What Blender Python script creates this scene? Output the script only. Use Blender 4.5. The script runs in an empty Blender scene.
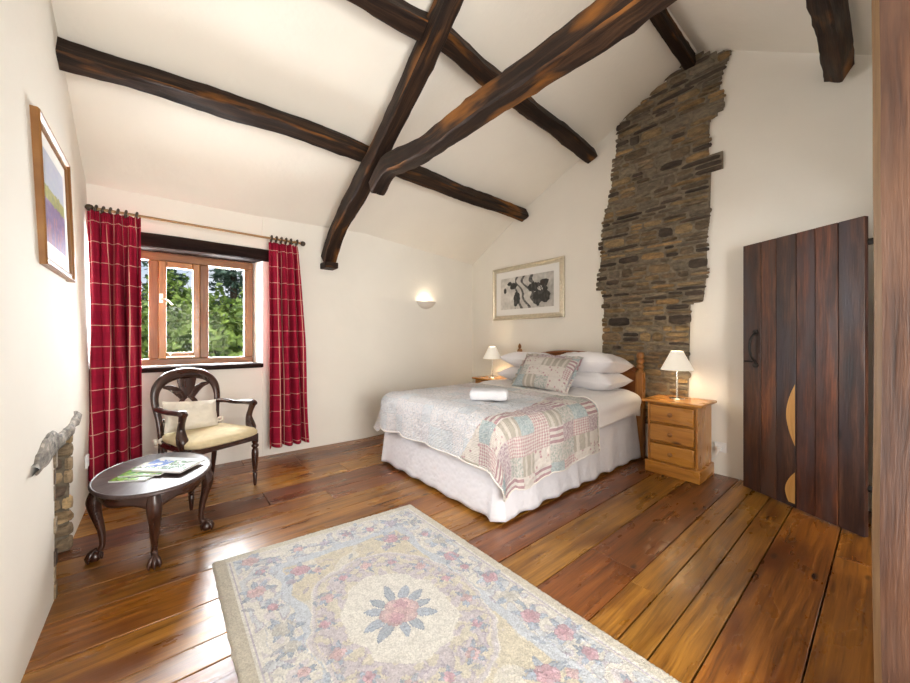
import bpy, bmesh, math, random
import numpy as np
from mathutils import Vector, Matrix, noise

random.seed(7)
rs = np.random.RandomState(11)
PI = math.pi
scn = bpy.context.scene
COL = scn.collection

# ------------------------------------------------------------------ camera
cd = bpy.data.cameras.new('camera'); cam = bpy.data.objects.new('camera', cd); COL.objects.link(cam)
cd.sensor_width = 36.0; cd.sensor_fit = 'HORIZONTAL'
cd.lens = 358.0 * 36.0 / 910.0
cd.shift_y = (338.0 - 341.5) / 910.0 * -1 * -1
cd.clip_start = 0.05
cam.location = (0, 0, 1.2)
TH = math.atan2(435.0, 358.0)
cam.rotation_euler = (PI / 2, 0, TH - PI / 2)
scn.camera = cam

# ------------------------------------------------------------------ colour management
vs = scn.view_settings
vs.view_transform = 'Standard'; vs.look = 'None'; vs.gamma = 1.0; vs.use_curve_mapping = False
vs.exposure = 0.27

# ------------------------------------------------------------------ world
w = bpy.data.worlds.new('sky'); scn.world = w; w.use_nodes = True
nt = w.node_tree; nt.nodes.clear()
o_ = nt.nodes.new('ShaderNodeOutputWorld'); b_ = nt.nodes.new('ShaderNodeBackground')
tc = nt.nodes.new('ShaderNodeTexCoord'); nz = nt.nodes.new('ShaderNodeTexNoise'); cr = nt.nodes.new('ShaderNodeValToRGB')
nz.inputs['Scale'].default_value = 3.0; nz.inputs['Detail'].default_value = 6
cr.color_ramp.elements[0].position = .38; cr.color_ramp.elements[0].color = (.50, .66, .86, 1)
cr.color_ramp.elements[1].position = .55; cr.color_ramp.elements[1].color = (1, 1, 1, 1)
nt.links.new(tc.outputs['Generated'], nz.inputs['Vector']); nt.links.new(nz.outputs['Fac'], cr.inputs['Fac'])
nt.links.new(cr.outputs['Color'], b_.inputs['Color']); nt.links.new(b_.outputs['Background'], o_.inputs['Surface'])
b_.inputs['Strength'].default_value = .85

# ------------------------------------------------------------------ lights
def area(name, loc, rot, sx, sy, power, color=(1, 1, 1), spread=PI):
    l = bpy.data.lights.new(name, 'AREA'); l.shape = 'RECTANGLE'; l.size = sx; l.size_y = sy
    l.energy = power; l.color = color; l.spread = spread
    o = bpy.data.objects.new(name, l); COL.objects.link(o); o.location = loc; o.rotation_euler = rot
    return o
# daylight through the window in the far wall
area('window_daylight', (0.16, 4.62, 1.55), (-PI / 2 , 0, 0), 1.25, 1.15, 265, (.90, .96, 1.0))
# added fill lights behind the camera
area('added_rear_fill', (0.75, -1.7, 1.45), (PI / 2 + .12, 0, -.55), 2.0, 1.0, 105, (1.0, .985, .96))
area('added_ceiling_fill', (0.7, -1.0, 0.6), (PI - 1.0, 0, -.6), 1.5, .8, 42, (1.0, .98, .95))  # second added fill, tipped up to brighten the roof slopes
sun = bpy.data.lights.new('sun', 'SUN'); sun.energy = 2.2; sun.angle = .02; sun.color = (1, .96, .88)
so = bpy.data.objects.new('sun', sun); COL.objects.link(so); so.rotation_euler = (math.radians(38), 0, math.radians(-25))

# ------------------------------------------------------------------ materials
def newmat(name):
    m = bpy.data.materials.new(name); m.use_nodes = True
    n = m.node_tree; b = n.nodes['Principled BSDF']
    return m, n, b
def N(n, t, **kw):
    x = n.nodes.new('ShaderNode' + t)
    for k, v in kw.items():
        if k in x.inputs.keys(): x.inputs[k].default_value = v
        else: setattr(x, k, v)
    return x
def ramp(n, stops):
    r = n.nodes.new('ShaderNodeValToRGB'); e = r.color_ramp.elements
    while len(e) < len(stops): e.new(.5)
    for i, (p, c) in enumerate(stops):
        e[i].position = p; e[i].color = (*c, 1) if len(c) == 3 else c
    return r
def mapping(n, src, scale, loc=(0, 0, 0)):
    mp = n.nodes.new('ShaderNodeMapping'); mp.inputs['Scale'].default_value = scale; mp.inputs['Location'].default_value = loc
    n.links.new(src, mp.inputs['Vector']); return mp.outputs['Vector']
def mix(n, fac, a, b, mode='MIX'):
    x = n.nodes.new('ShaderNodeMix'); x.data_type = 'RGBA'; x.blend_type = mode
    for s, v in ((x.inputs[0], fac), (x.inputs[6], a), (x.inputs[7], b)):
        if isinstance(v, bpy.types.NodeSocket): n.links.new(v, s)
        elif isinstance(v, (int, float)): s.default_value = v
        else: s.default_value = (*v, 1) if len(v) == 3 else v
    return x.outputs[2]
def math_(n, op, a, b=None, clamp=False):
    x = n.nodes.new('ShaderNodeMath'); x.operation = op; x.use_clamp = clamp
    for i, v in enumerate((a, b)):
        if v is None: continue
        if isinstance(v, bpy.types.NodeSocket): n.links.new(v, x.inputs[i])
        else: x.inputs[i].default_value = v
    return x.outputs[0]
def bump(n, b, h, strength=.3, dist=.01):
    x = n.nodes.new('ShaderNodeBump'); x.inputs['Strength'].default_value = strength; x.inputs['Distance'].default_value = dist
    n.links.new(h, x.inputs['Height']); n.links.new(x.outputs['Normal'], b.inputs['Normal'])
def plain(name, c, rough=.5, metal=0, noise_amt=0.0, nscale=20, bmp=0, coat=0):
    m, n, b = newmat(name)
    b.inputs['Roughness'].default_value = rough; b.inputs['Metallic'].default_value = metal
    b.inputs['Coat Weight'].default_value = coat
    t = N(n, 'TexCoord'); nn = N(n, 'TexNoise', Scale=nscale, Detail=4.0)
    n.links.new(t.outputs['Object'], nn.inputs['Vector'])
    r = ramp(n, [(.3, tuple(x * (1 - noise_amt) for x in c)), (.7, tuple(min(1, x * (1 + noise_amt)) for x in c))])
    n.links.new(nn.outputs['Fac'], r.inputs['Fac']); n.links.new(r.outputs['Color'], b.inputs['Base Color'])
    if bmp: bump(n, b, nn.outputs['Fac'], bmp, .01)
    return m
def wood(name, dark, mid, light, rough=.4, gs=(2.0, 26.0), coat=0, bmp=.25, attr=False, knots=False, rr=.12, spec=.5, streak=.0, patch=(.95, .99), patchcol=(.4, .2, .06)):
    m, n, b = newmat(name)
    uv = N(n, 'UVMap').outputs['UV']
    warp = N(n, 'TexNoise', Scale=1.0, Detail=3.0); n.links.new(mapping(n, uv, (1.3, 5, 1)), warp.inputs['Vector'])
    wv = n.nodes.new('ShaderNodeVectorMath'); wv.operation = 'MULTIPLY_ADD'
    n.links.new(warp.outputs['Color'], wv.inputs[0]); wv.inputs[1].default_value = (.10, .045, 0); n.links.new(uv, wv.inputs[2])
    g = N(n, 'TexNoise', Scale=1.0, Detail=6.0, Roughness=.62); n.links.new(mapping(n, wv.outputs[0], (gs[0], gs[1], 1)), g.inputs['Vector'])
    g2 = N(n, 'TexNoise', Scale=1.0, Detail=3.0); n.links.new(mapping(n, wv.outputs[0], (gs[0] * 3, gs[1] * 5, 1)), g2.inputs['Vector'])
    f = math_(n, 'ADD', math_(n, 'MULTIPLY', g.outputs['Fac'], .72), math_(n, 'MULTIPLY', g2.outputs['Fac'], .28))
    r = ramp(n, [(.34, dark), (.5, mid), (.66, light)])
    n.links.new(f, r.inputs['Fac']); c = r.outputs['Color']
    if patch:
        p = N(n, 'TexNoise', Scale=1.0, Detail=4.0); n.links.new(mapping(n, uv, (1.6, 7, 1), (3.3, 1.7, 0)), p.inputs['Vector'])
        pr = ramp(n, [(patch[0], (0, 0, 0)), (patch[1], (1, 1, 1))]); n.links.new(p.outputs['Fac'], pr.inputs['Fac'])
        c = mix(n, pr.outputs['Color'], c, patchcol)
    if knots:
        k = N(n, 'TexVoronoi', Scale=1.0); n.links.new(mapping(n, uv, (2.6, 7.5, 1)), k.inputs['Vector'])
        kr = ramp(n, [(.05, (1, 1, 1)), (.13, (0, 0, 0))]); n.links.new(k.outputs['Distance'], kr.inputs['Fac'])
        kk = ramp(n, [(.52, (0, 0, 0)), (.56, (1, 1, 1))]); n.links.new(k.outputs['Color'], kk.inputs['Fac'])
        c = mix(n, math_(n, 'MULTIPLY', kr.outputs['Color'], kk.outputs['Color']), c, tuple(x * .35 for x in dark))
    if attr:
        a = n.nodes.new('ShaderNodeAttribute'); a.attribute_name = 'Col'
        c = mix(n, 1.0, c, a.outputs['Color'], 'MULTIPLY')
    n.links.new(c, b.inputs['Base Color'])
    rg = N(n, 'TexNoise', Scale=1.0, Detail=4.0); n.links.new(mapping(n, uv, (3, 9, 1)), rg.inputs['Vector'])
    mr = n.nodes.new('ShaderNodeMapRange'); mr.inputs[1].default_value = .3; mr.inputs[2].default_value = .7
    mr.inputs[3].default_value = rough - rr; mr.inputs[4].default_value = rough + rr
    n.links.new(rg.outputs['Fac'], mr.inputs[0]); n.links.new(mr.outputs[0], b.inputs['Roughness'])
    b.inputs['Coat Weight'].default_value = coat; b.inputs['Coat Roughness'].default_value = .15
    b.inputs['Specular IOR Level'].default_value = spec
    bump(n, b, f, bmp, .006)
    return m
def vcol(name, rough=.6, bmp=.0, bscale=200, metal=0, sheen=0, coat=0):
    m, n, b = newmat(name)
    a = n.nodes.new('ShaderNodeAttribute'); a.attribute_name = 'Col'
    n.links.new(a.outputs['Color'], b.inputs['Base Color']); b.inputs['Roughness'].default_value = rough
    b.inputs['Metallic'].default_value = metal; b.inputs['Sheen Weight'].default_value = sheen; b.inputs['Coat Weight'].default_value = coat
    if bmp:
        t = N(n, 'TexCoord'); nn = N(n, 'TexNoise', Scale=float(bscale), Detail=4.0); n.links.new(t.outputs['Object'], nn.inputs['Vector'])
        bump(n, b, nn.outputs['Fac'], bmp, .01)
    return m

def plaster(name, c):
    m, n, b = newmat(name); t = N(n, 'TexCoord')
    a = N(n, 'TexNoise', Scale=1.6, Detail=5.0); a2 = N(n, 'TexNoise', Scale=22.0, Detail=6.0)
    n.links.new(t.outputs['Object'], a.inputs['Vector']); n.links.new(t.outputs['Object'], a2.inputs['Vector'])
    r = ramp(n, [(.35, tuple(x * .96 for x in c)), (.65, c)]); n.links.new(a.outputs['Fac'], r.inputs['Fac'])
    n.links.new(r.outputs['Color'], b.inputs['Base Color']); b.inputs['Roughness'].default_value = .9
    b.inputs['Specular IOR Level'].default_value = .2
    h = math_(n, 'ADD', math_(n, 'MULTIPLY', a.outputs['Fac'], 2.5), math_(n, 'MULTIPLY', a2.outputs['Fac'], .35))
    bump(n, b, h, .35, .012)
    return m
M = {}
M['wall'] = plaster('lime_plaster', (.86, .82, .745))
M['ceil'] = plaster('ceiling_plaster', (.86, .815, .73))
M['beam'] = wood('old_oak_beam', (.005, .003, .0025), (.020, .010, .006), (.062, .030, .014), .62, (1.5, 26), bmp=1.0, spec=.2, patch=(.56, .68), patchcol=(.20, .075, .014))
M['lintel'] = wood('lintel_oak', (.006, .003, .003), (.016, .008, .006), (.036, .018, .012), .75, (1.5, 24), bmp=.9, spec=.12, patch=None)
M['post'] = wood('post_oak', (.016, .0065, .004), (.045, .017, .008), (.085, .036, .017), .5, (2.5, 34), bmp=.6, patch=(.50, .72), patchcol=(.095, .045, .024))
M['postedge'] = wood('post_edge', (.12, .06, .022), (.17, .09, .035), (.22, .125, .055), .5, (2, 30), bmp=.4, patch=None)  # paler oak for the chamfer, light catching the edge put into the colour
M['door'] = wood('door_boards', (.012, .006, .005), (.052, .020, .011), (.13, .052, .024), .42, (2.2, 20), bmp=.6, attr=True, knots=True, rr=.08, patch=(.50, .66), patchcol=(.045, .030, .032))
M['sap'] = wood('sapwood', (.36, .17, .04), (.48, .25, .07), (.55, .32, .10), .45, (2, 25), patch=None)
M['floor'] = wood('floor_boards', (.20, .15, .11), (.68, .62, .52), (1.05, 1.05, 1.05), .31, (1.4, 30), coat=.0, bmp=.35, attr=True, knots=True, rr=.09, spec=.85, patch=(.52, .66), patchcol=(.36, .25, .16))
M['pine'] = wood('honey_pine', (.36, .13, .018), (.52, .22, .035), (.62, .29, .055), .3, (2, 18), coat=.3, bmp=.1, knots=True, patch=None)
M['bedwood'] = wood('bed_wood', (.16, .045, .012), (.25, .08, .02), (.34, .12, .03), .35, (2, 20), bmp=.1, patch=None)
M['postwood'] = wood('bedpost_wood', (.22, .085, .02), (.33, .14, .035), (.42, .19, .05), .35, (2, 20), bmp=.1, patch=None)
M['winwood'] = wood('window_oak', (.13, .042, .009), (.20, .075, .017), (.28, .12, .032), .4, (2, 22), bmp=.1, patch=None)
M['mahog'] = wood('mahogany', (.014, .005, .004), (.036, .012, .007), (.07, .025, .012), .3, (3, 20), coat=.25, bmp=.1, patch=None)
M['mahogtop'] = wood('mahogany_top', (.035, .02, .02), (.07, .045, .042), (.10, .065, .06), .42, (3, 20), coat=.0, bmp=.08, patch=None)
M['polewood'] = wood('pole_wood', (.22, .11, .035), (.32, .17, .06), (.4, .22, .09), .4, (3, 20), patch=None)
M['darkmetal'] = plain('dark_iron', (.02, .017, .015), .5, .6, .3, 60, .2)
M['ring'] = plain('dark_ring_wood', (.055, .035, .02), .4, 0, .3, 60)
M['chrome'] = plain('chrome', (.75, .74, .72), .15, 1)
M['silver'] = plain('champagne_frame', (.62, .56, .44), .32, .7, .12, 40, .1)
M['goldframe'] = wood('gilt_wood_frame', (.16, .065, .018), (.25, .11, .03), (.34, .17, .05), .4, (2, 30), patch=None)
M['mat'] = plain('picture_mount', (.82, .81, .78), .7)
M['white'] = plain('white_plastic', (.85, .85, .84), .35)
M['grout'] = plain('mortar', (.19, .155, .11), .95, 0, .35, 30, .5)
M['gap'] = plain('floor_void', (.008, .006, .005), .9)
M['linen'] = plain('white_linen', (.78, .755, .76), .85, 0, .02, 6, .15)
M['pillow'] = plain('pillow_cotton', (.82, .80, .82), .85, 0, .02, 8, .12)
M['cream'] = plain('cream_cotton', (.74, .68, .58), .9, 0, .06, 14, .3)
M['seatpad'] = plain('seat_fabric', (.60, .50, .31), .9, 0, .08, 25, .3)
M['towel'] = plain('white_towel', (.70, .70, .73), .95, 0, .03, 90, .5)
M['sconce'] = plain('sconce_plaster', (.80, .74, .66), .8)
M['stone'] = None
# stone: vertex colour x noise
m, n, b = newmat('rubble_stone'); a = n.nodes.new('ShaderNodeAttribute'); a.attribute_name = 'Col'
t = N(n, 'TexCoord'); nn = N(n, 'TexNoise', Scale=1.0, Detail=8.0, Roughness=.7); n.links.new(mapping(n, t.outputs['Object'], (12, 12, 34)), nn.inputs['Vector'])
r = ramp(n, [(.32, (.5, .48, .45)), (.5, (1.0, .98, .95)), (.68, (1.6, 1.52, 1.4))]); n.links.new(nn.outputs['Fac'], r.inputs['Fac'])
n.links.new(mix(n, 1.0, a.outputs['Color'], r.outputs['Color'], 'MULTIPLY'), b.inputs['Base Color']); b.inputs['Roughness'].default_value = .8
bump(n, b, nn.outputs['Fac'], .9, .012); M['stone'] = m
# glass
m = bpy.data.materials.new('window_glass'); m.use_nodes = True; n = m.node_tree; n.nodes.clear()
out = n.nodes.new('ShaderNodeOutputMaterial'); mx = n.nodes.new('ShaderNodeMixShader'); tr = n.nodes.new('ShaderNodeBsdfTransparent'); gl = n.nodes.new('ShaderNodeBsdfGlossy'); gl.inputs['Roughness'].default_value = .02
mx.inputs[0].default_value = .002; n.links.new(tr.outputs[0], mx.inputs[1]); n.links.new(gl.outputs[0], mx.inputs[2]); n.links.new(mx.outputs[0], out.inputs[0]); M['glass'] = m
# lamp shade
m, n, b = newmat('lamp_shade_fabric'); b.inputs['Base Color'].default_value = (.9, .86, .78, 1); b.inputs['Roughness'].default_value = .9
b.inputs['Emission Color'].default_value = (1, .90, .74, 1); b.inputs['Emission Strength'].default_value = .22; M['shade'] = m
m, n, b = newmat('lit_bulb'); b.inputs['Emission Color'].default_value = (1, .85, .6, 1); b.inputs['Emission Strength'].default_value = 4; M['bulb'] = m
# curtain check
def line_mask(n, x, period, half, off=0.0):
    fr = math_(n, 'FRACT', math_(n, 'ADD', math_(n, 'DIVIDE', x, period), off + 100.0))
    return math_(n, 'LESS_THAN', math_(n, 'ABSOLUTE', math_(n, 'SUBTRACT', fr, .5)), half / period)
m, n, b = newmat('red_check_curtain'); uv = N(n, 'UVMap').outputs['UV']; sp = n.nodes.new('ShaderNodeSeparateXYZ'); n.links.new(uv, sp.inputs[0])
U, V = sp.outputs[0], sp.outputs[1]
c = mix(n, math_(n, 'MULTIPLY', line_mask(n, U, .125, .022, .5), .25), (.33, .008, .035), (.19, .005, .022))
c = mix(n, math_(n, 'MULTIPLY', line_mask(n, V, .16, .028, .5), .25), c, (.19, .005, .022))
lm = math_(n, 'MAXIMUM', line_mask(n, U, .125, .0034), line_mask(n, V, .16, .0030))
c = mix(n, math_(n, 'MULTIPLY', lm, .8), c, (.72, .47, .36))
n.links.new(c, b.inputs['Base Color']); b.inputs['Roughness'].default_value = .85; b.inputs['Specular IOR Level'].default_value = .2
b.inputs['Transmission Weight'].default_value = 0
wn = N(n, 'TexNoise', Scale=1.0, Detail=2.0); n.links.new(mapping(n, uv, (120, 120, 1)), wn.inputs['Vector']); bump(n, b, wn.outputs['Fac'], .15, .004)
M['curtain'] = m
# patchwork: uv in metres, attribute 'Col'.r = share of the pale, glare-washed palette
def patchwork(name, cell, pale_all=None):
    m, n, b = newmat(name); uv = N(n, 'UVMap').outputs['UV']; sp = n.nodes.new('ShaderNodeSeparateXYZ'); n.links.new(uv, sp.inputs[0]); U, V = sp.outputs[0], sp.outputs[1]
    cu = math_(n, 'FLOOR', math_(n, 'DIVIDE', U, cell)); cv = math_(n, 'FLOOR', math_(n, 'DIVIDE', V, cell * .9))
    cb = n.nodes.new('ShaderNodeCombineXYZ'); n.links.new(cu, cb.inputs[0]); n.links.new(cv, cb.inputs[1])
    wn = n.nodes.new('ShaderNodeTexWhiteNoise'); wn.noise_dimensions = '2D'; n.links.new(cb.outputs[0], wn.inputs['Vector']); R = wn.outputs['Value']
    wn2 = n.nodes.new('ShaderNodeTexWhiteNoise'); wn2.noise_dimensions = '3D'; n.links.new(mapping(n, cb.outputs[0], (1, 1, 1), (7, 3, 9)), wn2.inputs['Vector']); R2 = wn2.outputs['Value']
    fl = N(n, 'TexNoise', Scale=1.0, Detail=3.0, Roughness=.6); n.links.new(mapping(n, uv, (55, 55, 1)), fl.inputs['Vector'])
    fl2 = N(n, 'TexVoronoi', Scale=1.0); n.links.new(mapping(n, uv, (26, 26, 1)), fl2.inputs['Vector'])
    g1 = ramp(n, [(.42, (.40, .43, .38)), (.5, (.58, .58, .53)), (.58, (.66, .60, .57))]); n.links.new(fl.outputs['Fac'], g1.inputs['Fac'])      # sage ditsy
    g2 = ramp(n, [(.42, (.44, .30, .34)), (.52, (.58, .46, .48)), (.60, (.72, .65, .64))]); n.links.new(fl.outputs['Fac'], g2.inputs['Fac'])   # mauve floral
    g3 = ramp(n, [(.10, (.46, .20, .24)), (.22, (.56, .36, .36)), (.34, (.76, .70, .64))]); n.links.new(fl2.outputs['Distance'], g3.inputs['Fac'])  # roses on cream
    g3.color_ramp.interpolation = 'LINEAR'
    g4 = ramp(n, [(.42, (.34, .44, .46)), (.55, (.50, .57, .58))]); n.links.new(fl.outputs['Fac'], g4.inputs['Fac'])   # teal
    st = mix(n, line_mask(n, V, cell * .30, cell * .075), (.78, .72, .68), (.44, .25, .27))
    gi = mix(n, math_(n, 'MULTIPLY', math_(n, 'ADD', line_mask(n, U, .022, .0055), line_mask(n, V, .022, .0055)), .5), (.76, .71, .67), (.50, .27, .28))
    kh = mix(n, line_mask(n, U, cell * .5, .012), (.46, .41, .33), (.68, .62, .55))
    c = g1.outputs['Color']
    for thr, col in ((.18, g2.outputs['Color']), (.36, st), (.50, g3.outputs['Color']), (.66, gi), (.80, g4.outputs['Color']), (.90, kh)):
        c = mix(n, math_(n, 'GREATER_THAN', R, thr), c, col)
    # pale patches of the top and foot, glare wash put into the colour
    p1 = ramp(n, [(.40, (.66, .68, .74)), (.5, (.84, .83, .85)), (.62, (.82, .79, .81))]); n.links.new(fl.outputs['Fac'], p1.inputs['Fac'])
    p = p1.outputs['Color']
    p = mix(n, math_(n, 'MULTIPLY', math_(n, 'GREATER_THAN', R2, .70), .45), p, (.66, .74, .80))
    p = mix(n, math_(n, 'MULTIPLY', math_(n, 'GREATER_THAN', R2, .88), .4), p, (.78, .70, .68))
    a = n.nodes.new('ShaderNodeAttribute'); a.attribute_name = 'Col'
    c = mix(n, a.outputs['Color'] if pale_all is None else pale_all, c, p)
    # seams
    sm_ = math_(n, 'MAXIMUM', line_mask(n, U, cell, .0022, .5), line_mask(n, V, cell * .9, .0022, .5))
    c = mix(n, math_(n, 'MULTIPLY', sm_, .35), c, (.55, .5, .48))
    n.links.new(c, b.inputs['Base Color']); b.inputs['Roughness'].default_value = .9
    q = N(n, 'TexVoronoi', Scale=1.0); q.feature = 'SMOOTH_F1'; n.links.new(mapping(n, uv, (45, 45, 1)), q.inputs['Vector'])
    wv = N(n, 'TexWave', Scale=1.0, Distortion=4.0); n.links.new(mapping(n, uv, (30, 8, 1)), wv.inputs['Vector'])
    bump(n, b, math_(n, 'ADD', q.outputs['Distance'], math_(n, 'MULTIPLY', wv.outputs['Fac'], .6)), .8, .012)
    return m
M['quilt'] = patchwork('patchwork_quilt', .15)
M['patchcush'] = patchwork('patchwork_cushion', .14, .12)
M['piping'] = plain('quilt_binding', (.74, .70, .66), .9)
# valance: quilted cotton
m, n, b = newmat('valance_cotton'); b.inputs['Base Color'].default_value = (.70, .69, .73, 1); b.inputs['Roughness'].default_value = .9
uv = N(n, 'UVMap').outputs['UV']; q = N(n, 'TexVoronoi', Scale=1.0); q.feature = 'SMOOTH_F1'; n.links.new(mapping(n, uv, (32, 32, 1)), q.inputs['Vector'])
bump(n, b, q.outputs['Distance'], .45, .012); M['valance'] = m
M['vc_paint'] = vcol('painted_picture', .35); M['vc_cover'] = vcol('glossy_cover', .25, coat=.3)
M['vc_rug'] = vcol('rug_wool', .95, .8, 260, sheen=.2)
def leaf(name, c1, c2):
    m, n, b = newmat(name); g = N(n, 'TexCoord'); nn = N(n, 'TexNoise', Scale=6.0, Detail=3.0); n.links.new(g.outputs['Object'], nn.inputs['Vector'])
    r = ramp(n, [(.38, c1), (.62, c2)]); n.links.new(nn.outputs['Fac'], r.inputs['Fac']); n.links.new(r.outputs['Color'], b.inputs['Base Color']); b.inputs['Roughness'].default_value = .55
    b.inputs['Subsurface Weight'].default_value = 0
    return m
M['leaf'] = leaf('hedge_leaves', (.10, .17, .035), (.26, .38, .07)); M['leaf2'] = leaf('shrub_leaves', (.08, .15, .05), (.20, .30, .09)); M['conif'] = leaf('conifer_needles', (.045, .095, .07), (.12, .19, .14)); M['bark'] = plain('bark', (.09, .06, .04), .9, 0, .3, 20)
M['grass'] = plain('meadow_grass', (.09, .15, .04), .9, 0, .4, 3)

# ------------------------------------------------------------------ mesh builder
def dominant_uv(pts, gax, rnd):
    a = [np.array(p) for p in pts]
    nrm = np.cross(a[1] - a[0], a[2] - a[0]); ax = int(np.argmax(np.abs(nrm)))
    rest = [i for i in range(3) if i != ax]
    if gax in rest: ua = gax; va = [i for i in rest if i != gax][0]
    else: ua, va = rest
    return [(p[ua] + rnd[0], p[va] + rnd[1] + ax * 1.3) for p in a]
class MB:
    def __init__(s): s.v = []; s.f = []; s.uv = []; s.c = []; s.mi = []
    def add(s, verts, faces, uvs=None, col=(1, 1, 1), mi=0):
        o = len(s.v); s.v += [tuple(p) for p in verts]
        for k, f in enumerate(faces):
            s.f.append(tuple(i + o for i in f)); s.uv.append(uvs[k] if uvs else [(0, 0)] * len(f)); s.c.append(col[k] if isinstance(col, list) else col); s.mi.append(mi)
    def box(s, lo, hi, grain=None, rot=None, pivot=None, col=(1, 1, 1), mi=0, taper=None):
        (x0, y0, z0), (x1, y1, z1) = lo, hi
        P = [(x0, y0, z0), (x1, y0, z0), (x1, y1, z0), (x0, y1, z0), (x0, y0, z1), (x1, y0, z1), (x1, y1, z1), (x0, y1, z1)]
        if grain is None: d = (x1 - x0, y1 - y0, z1 - z0); grain = d.index(max(d))
        F = [(0, 3, 2, 1), (4, 5, 6, 7), (0, 1, 5, 4), (1, 2, 6, 5), (2, 3, 7, 6), (3, 0, 4, 7)]
        rnd = (random.random() * 9, random.random() * 9)
        uv = [dominant_uv([P[i] for i in f], grain, rnd) for f in F]
        if taper: cx, cy = (x0 + x1) / 2, (y0 + y1) / 2; P = P[:4] + [(cx + (p[0] - cx) * taper, cy + (p[1] - cy) * taper, p[2]) for p in P[4:]]
        if rot is not None:
            pv = Vector(pivot if pivot else ((x0 + x1) / 2, (y0 + y1) / 2, (z0 + z1) / 2))
            P = [tuple(rot @ (Vector(p) - pv) + pv) for p in P]
        s.add(P, F, uv, col, mi)
    def prism(s, plan, z0, z1, axis='z', mi=0, col=(1, 1, 1)):
        # polygon in a plane extruded along an axis
        def mk(a, b, c):
            return {'z': (a, b, c), 'y': (a, c, b), 'x': (c, a, b)}[axis]
        k = len(plan); P = [mk(a, b, z0) for a, b in plan] + [mk(a, b, z1) for a, b in plan]
        F = [tuple(range(k)), tuple(range(2 * k - 1, k - 1, -1))] + [(i, i + k, (i + 1) % k + k, (i + 1) % k) for i in range(k)]
        rnd = (random.random() * 5, random.random() * 5)
        s.add(P, F, [dominant_uv([P[i] for i in f], 'xyz'.index(axis), rnd) for f in F], col, mi)
    def grid(s, fn, nu, nv, uvfn=None, col=None, close_u=False, mi=0, flip=False):
        V = [fn(i / nu, j / nv) for j in range(nv + 1) for i in range(nu + (0 if close_u else 1))]
        W = nu if close_u else nu + 1; F = []; UV = []; C = []
        for j in range(nv):
            for i in range(nu):
                i2 = (i + 1) % W if close_u else i + 1
                q = (j * W + i, j * W + i2, (j + 1) * W + i2, (j + 1) * W + i); 
                qq = [(i / nu, j / nv), ((i + 1) / nu, j / nv), ((i + 1) / nu, (j + 1) / nv), (i / nu, (j + 1) / nv)]
                if flip: q = q[::-1]; qq = qq[::-1]
                F.append(q); UV.append([uvfn(*x) if uvfn else x for x in qq])
                C.append(col((i + .5) / nu, (j + .5) / nv) if col else (1, 1, 1))
        s.add(V, F, UV, C, mi)
    def tube(s, path, rad, seg=10, sx=1.0, cap=True, mi=0, up=(0, 0, 1), square=0.0):
        path = [Vector(p) for p in path]
        if not isinstance(rad, (list, tuple)): rad = [rad] * len(path)
        rings = []; L = 0; ls = []
        prev = None
        for i, p in enumerate(path):
            t = (path[min(i + 1, len(path) - 1)] - path[max(i - 1, 0)]).normalized()
            if prev is None:
                u = Vector(up); u = (u - t * u.dot(t))
                if u.length < .05: u = Vector((0, 1, 0)) - t * t.y
            else: u = prev - t * prev.dot(t)
            u.normalize(); prev = u; v = t.cross(u)
            if i: L += (p - path[i - 1]).length
            ls.append(L); ring = []
            for k in range(seg):
                a = 2 * PI * k / seg + (PI / seg if square else 0)
                ca, sa = math.cos(a), math.sin(a)
                q = 1.0 if not square else 1 / max(abs(ca), abs(sa)) * square + (1 - square)
                ring.append(p + (u * ca * sx + v * sa) * rad[i] * q)
            rings.append(ring)
        P = [tuple(q) for r in rings for q in r]; F = []; UV = []; rv = random.random() * 7
        for i in range(len(path) - 1):
            for k in range(seg):
                k2 = (k + 1) % seg; F.append((i * seg + k, i * seg + k2, (i + 1) * seg + k2, (i + 1) * seg + k))
                w0 = k / seg * rad[i] * 6.3 + rv; w1 = (k + 1) / seg * rad[i] * 6.3 + rv
                UV.append([(ls[i], w0), (ls[i], w1), (ls[i + 1], w1), (ls[i + 1], w0)])
        if cap:
            F.append(tuple(range(seg))[::-1]); UV.append([(0, .01 * k) for k in range(seg)])
            o = (len(path) - 1) * seg; F.append(tuple(o + k for k in range(seg))); UV.append([(0, .01 * k) for k in range(seg)])
        s.add(P, F, UV, mi=mi)
    def lathe(s, prof, c=(0, 0, 0), seg=20, ex=1.0, ey=1.0, cap=True, mi=0, arc=2 * PI, a0=0.0):
        P = []; F = []; UV = []; closed = abs(arc - 2 * PI) < 1e-6; W = seg if closed else seg + 1
        for r, z in prof:
            for k in range(W): a = a0 + arc * k / seg; P.append((c[0] + r * math.cos(a) * ex, c[1] + r * math.sin(a) * ey, c[2] + z))
        for i in range(len(prof) - 1):
            for k in range(seg):
                k2 = (k + 1) % W if closed else k + 1
                F.append((i * W + k, i * W + k2, (i + 1) * W + k2, (i + 1) * W + k))
                UV.append([(prof[i][1], k * .02), (prof[i][1], k * .02 + .02), (prof[i + 1][1], k * .02 + .02), (prof[i + 1][1], k * .02)])
        if cap and closed:
            for o, fl in ((0, True), ((len(prof) - 1) * W, False)):
                if prof[0 if fl else -1][0] > 1e-4:
                    f = tuple(o + k for k in range(W)); 
                    if fl: f = f[::-1]
                    F.append(f); UV.append([(P[i][0], P[i][1]) for i in f])
        s.add(P, F, UV, mi=mi)
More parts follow.
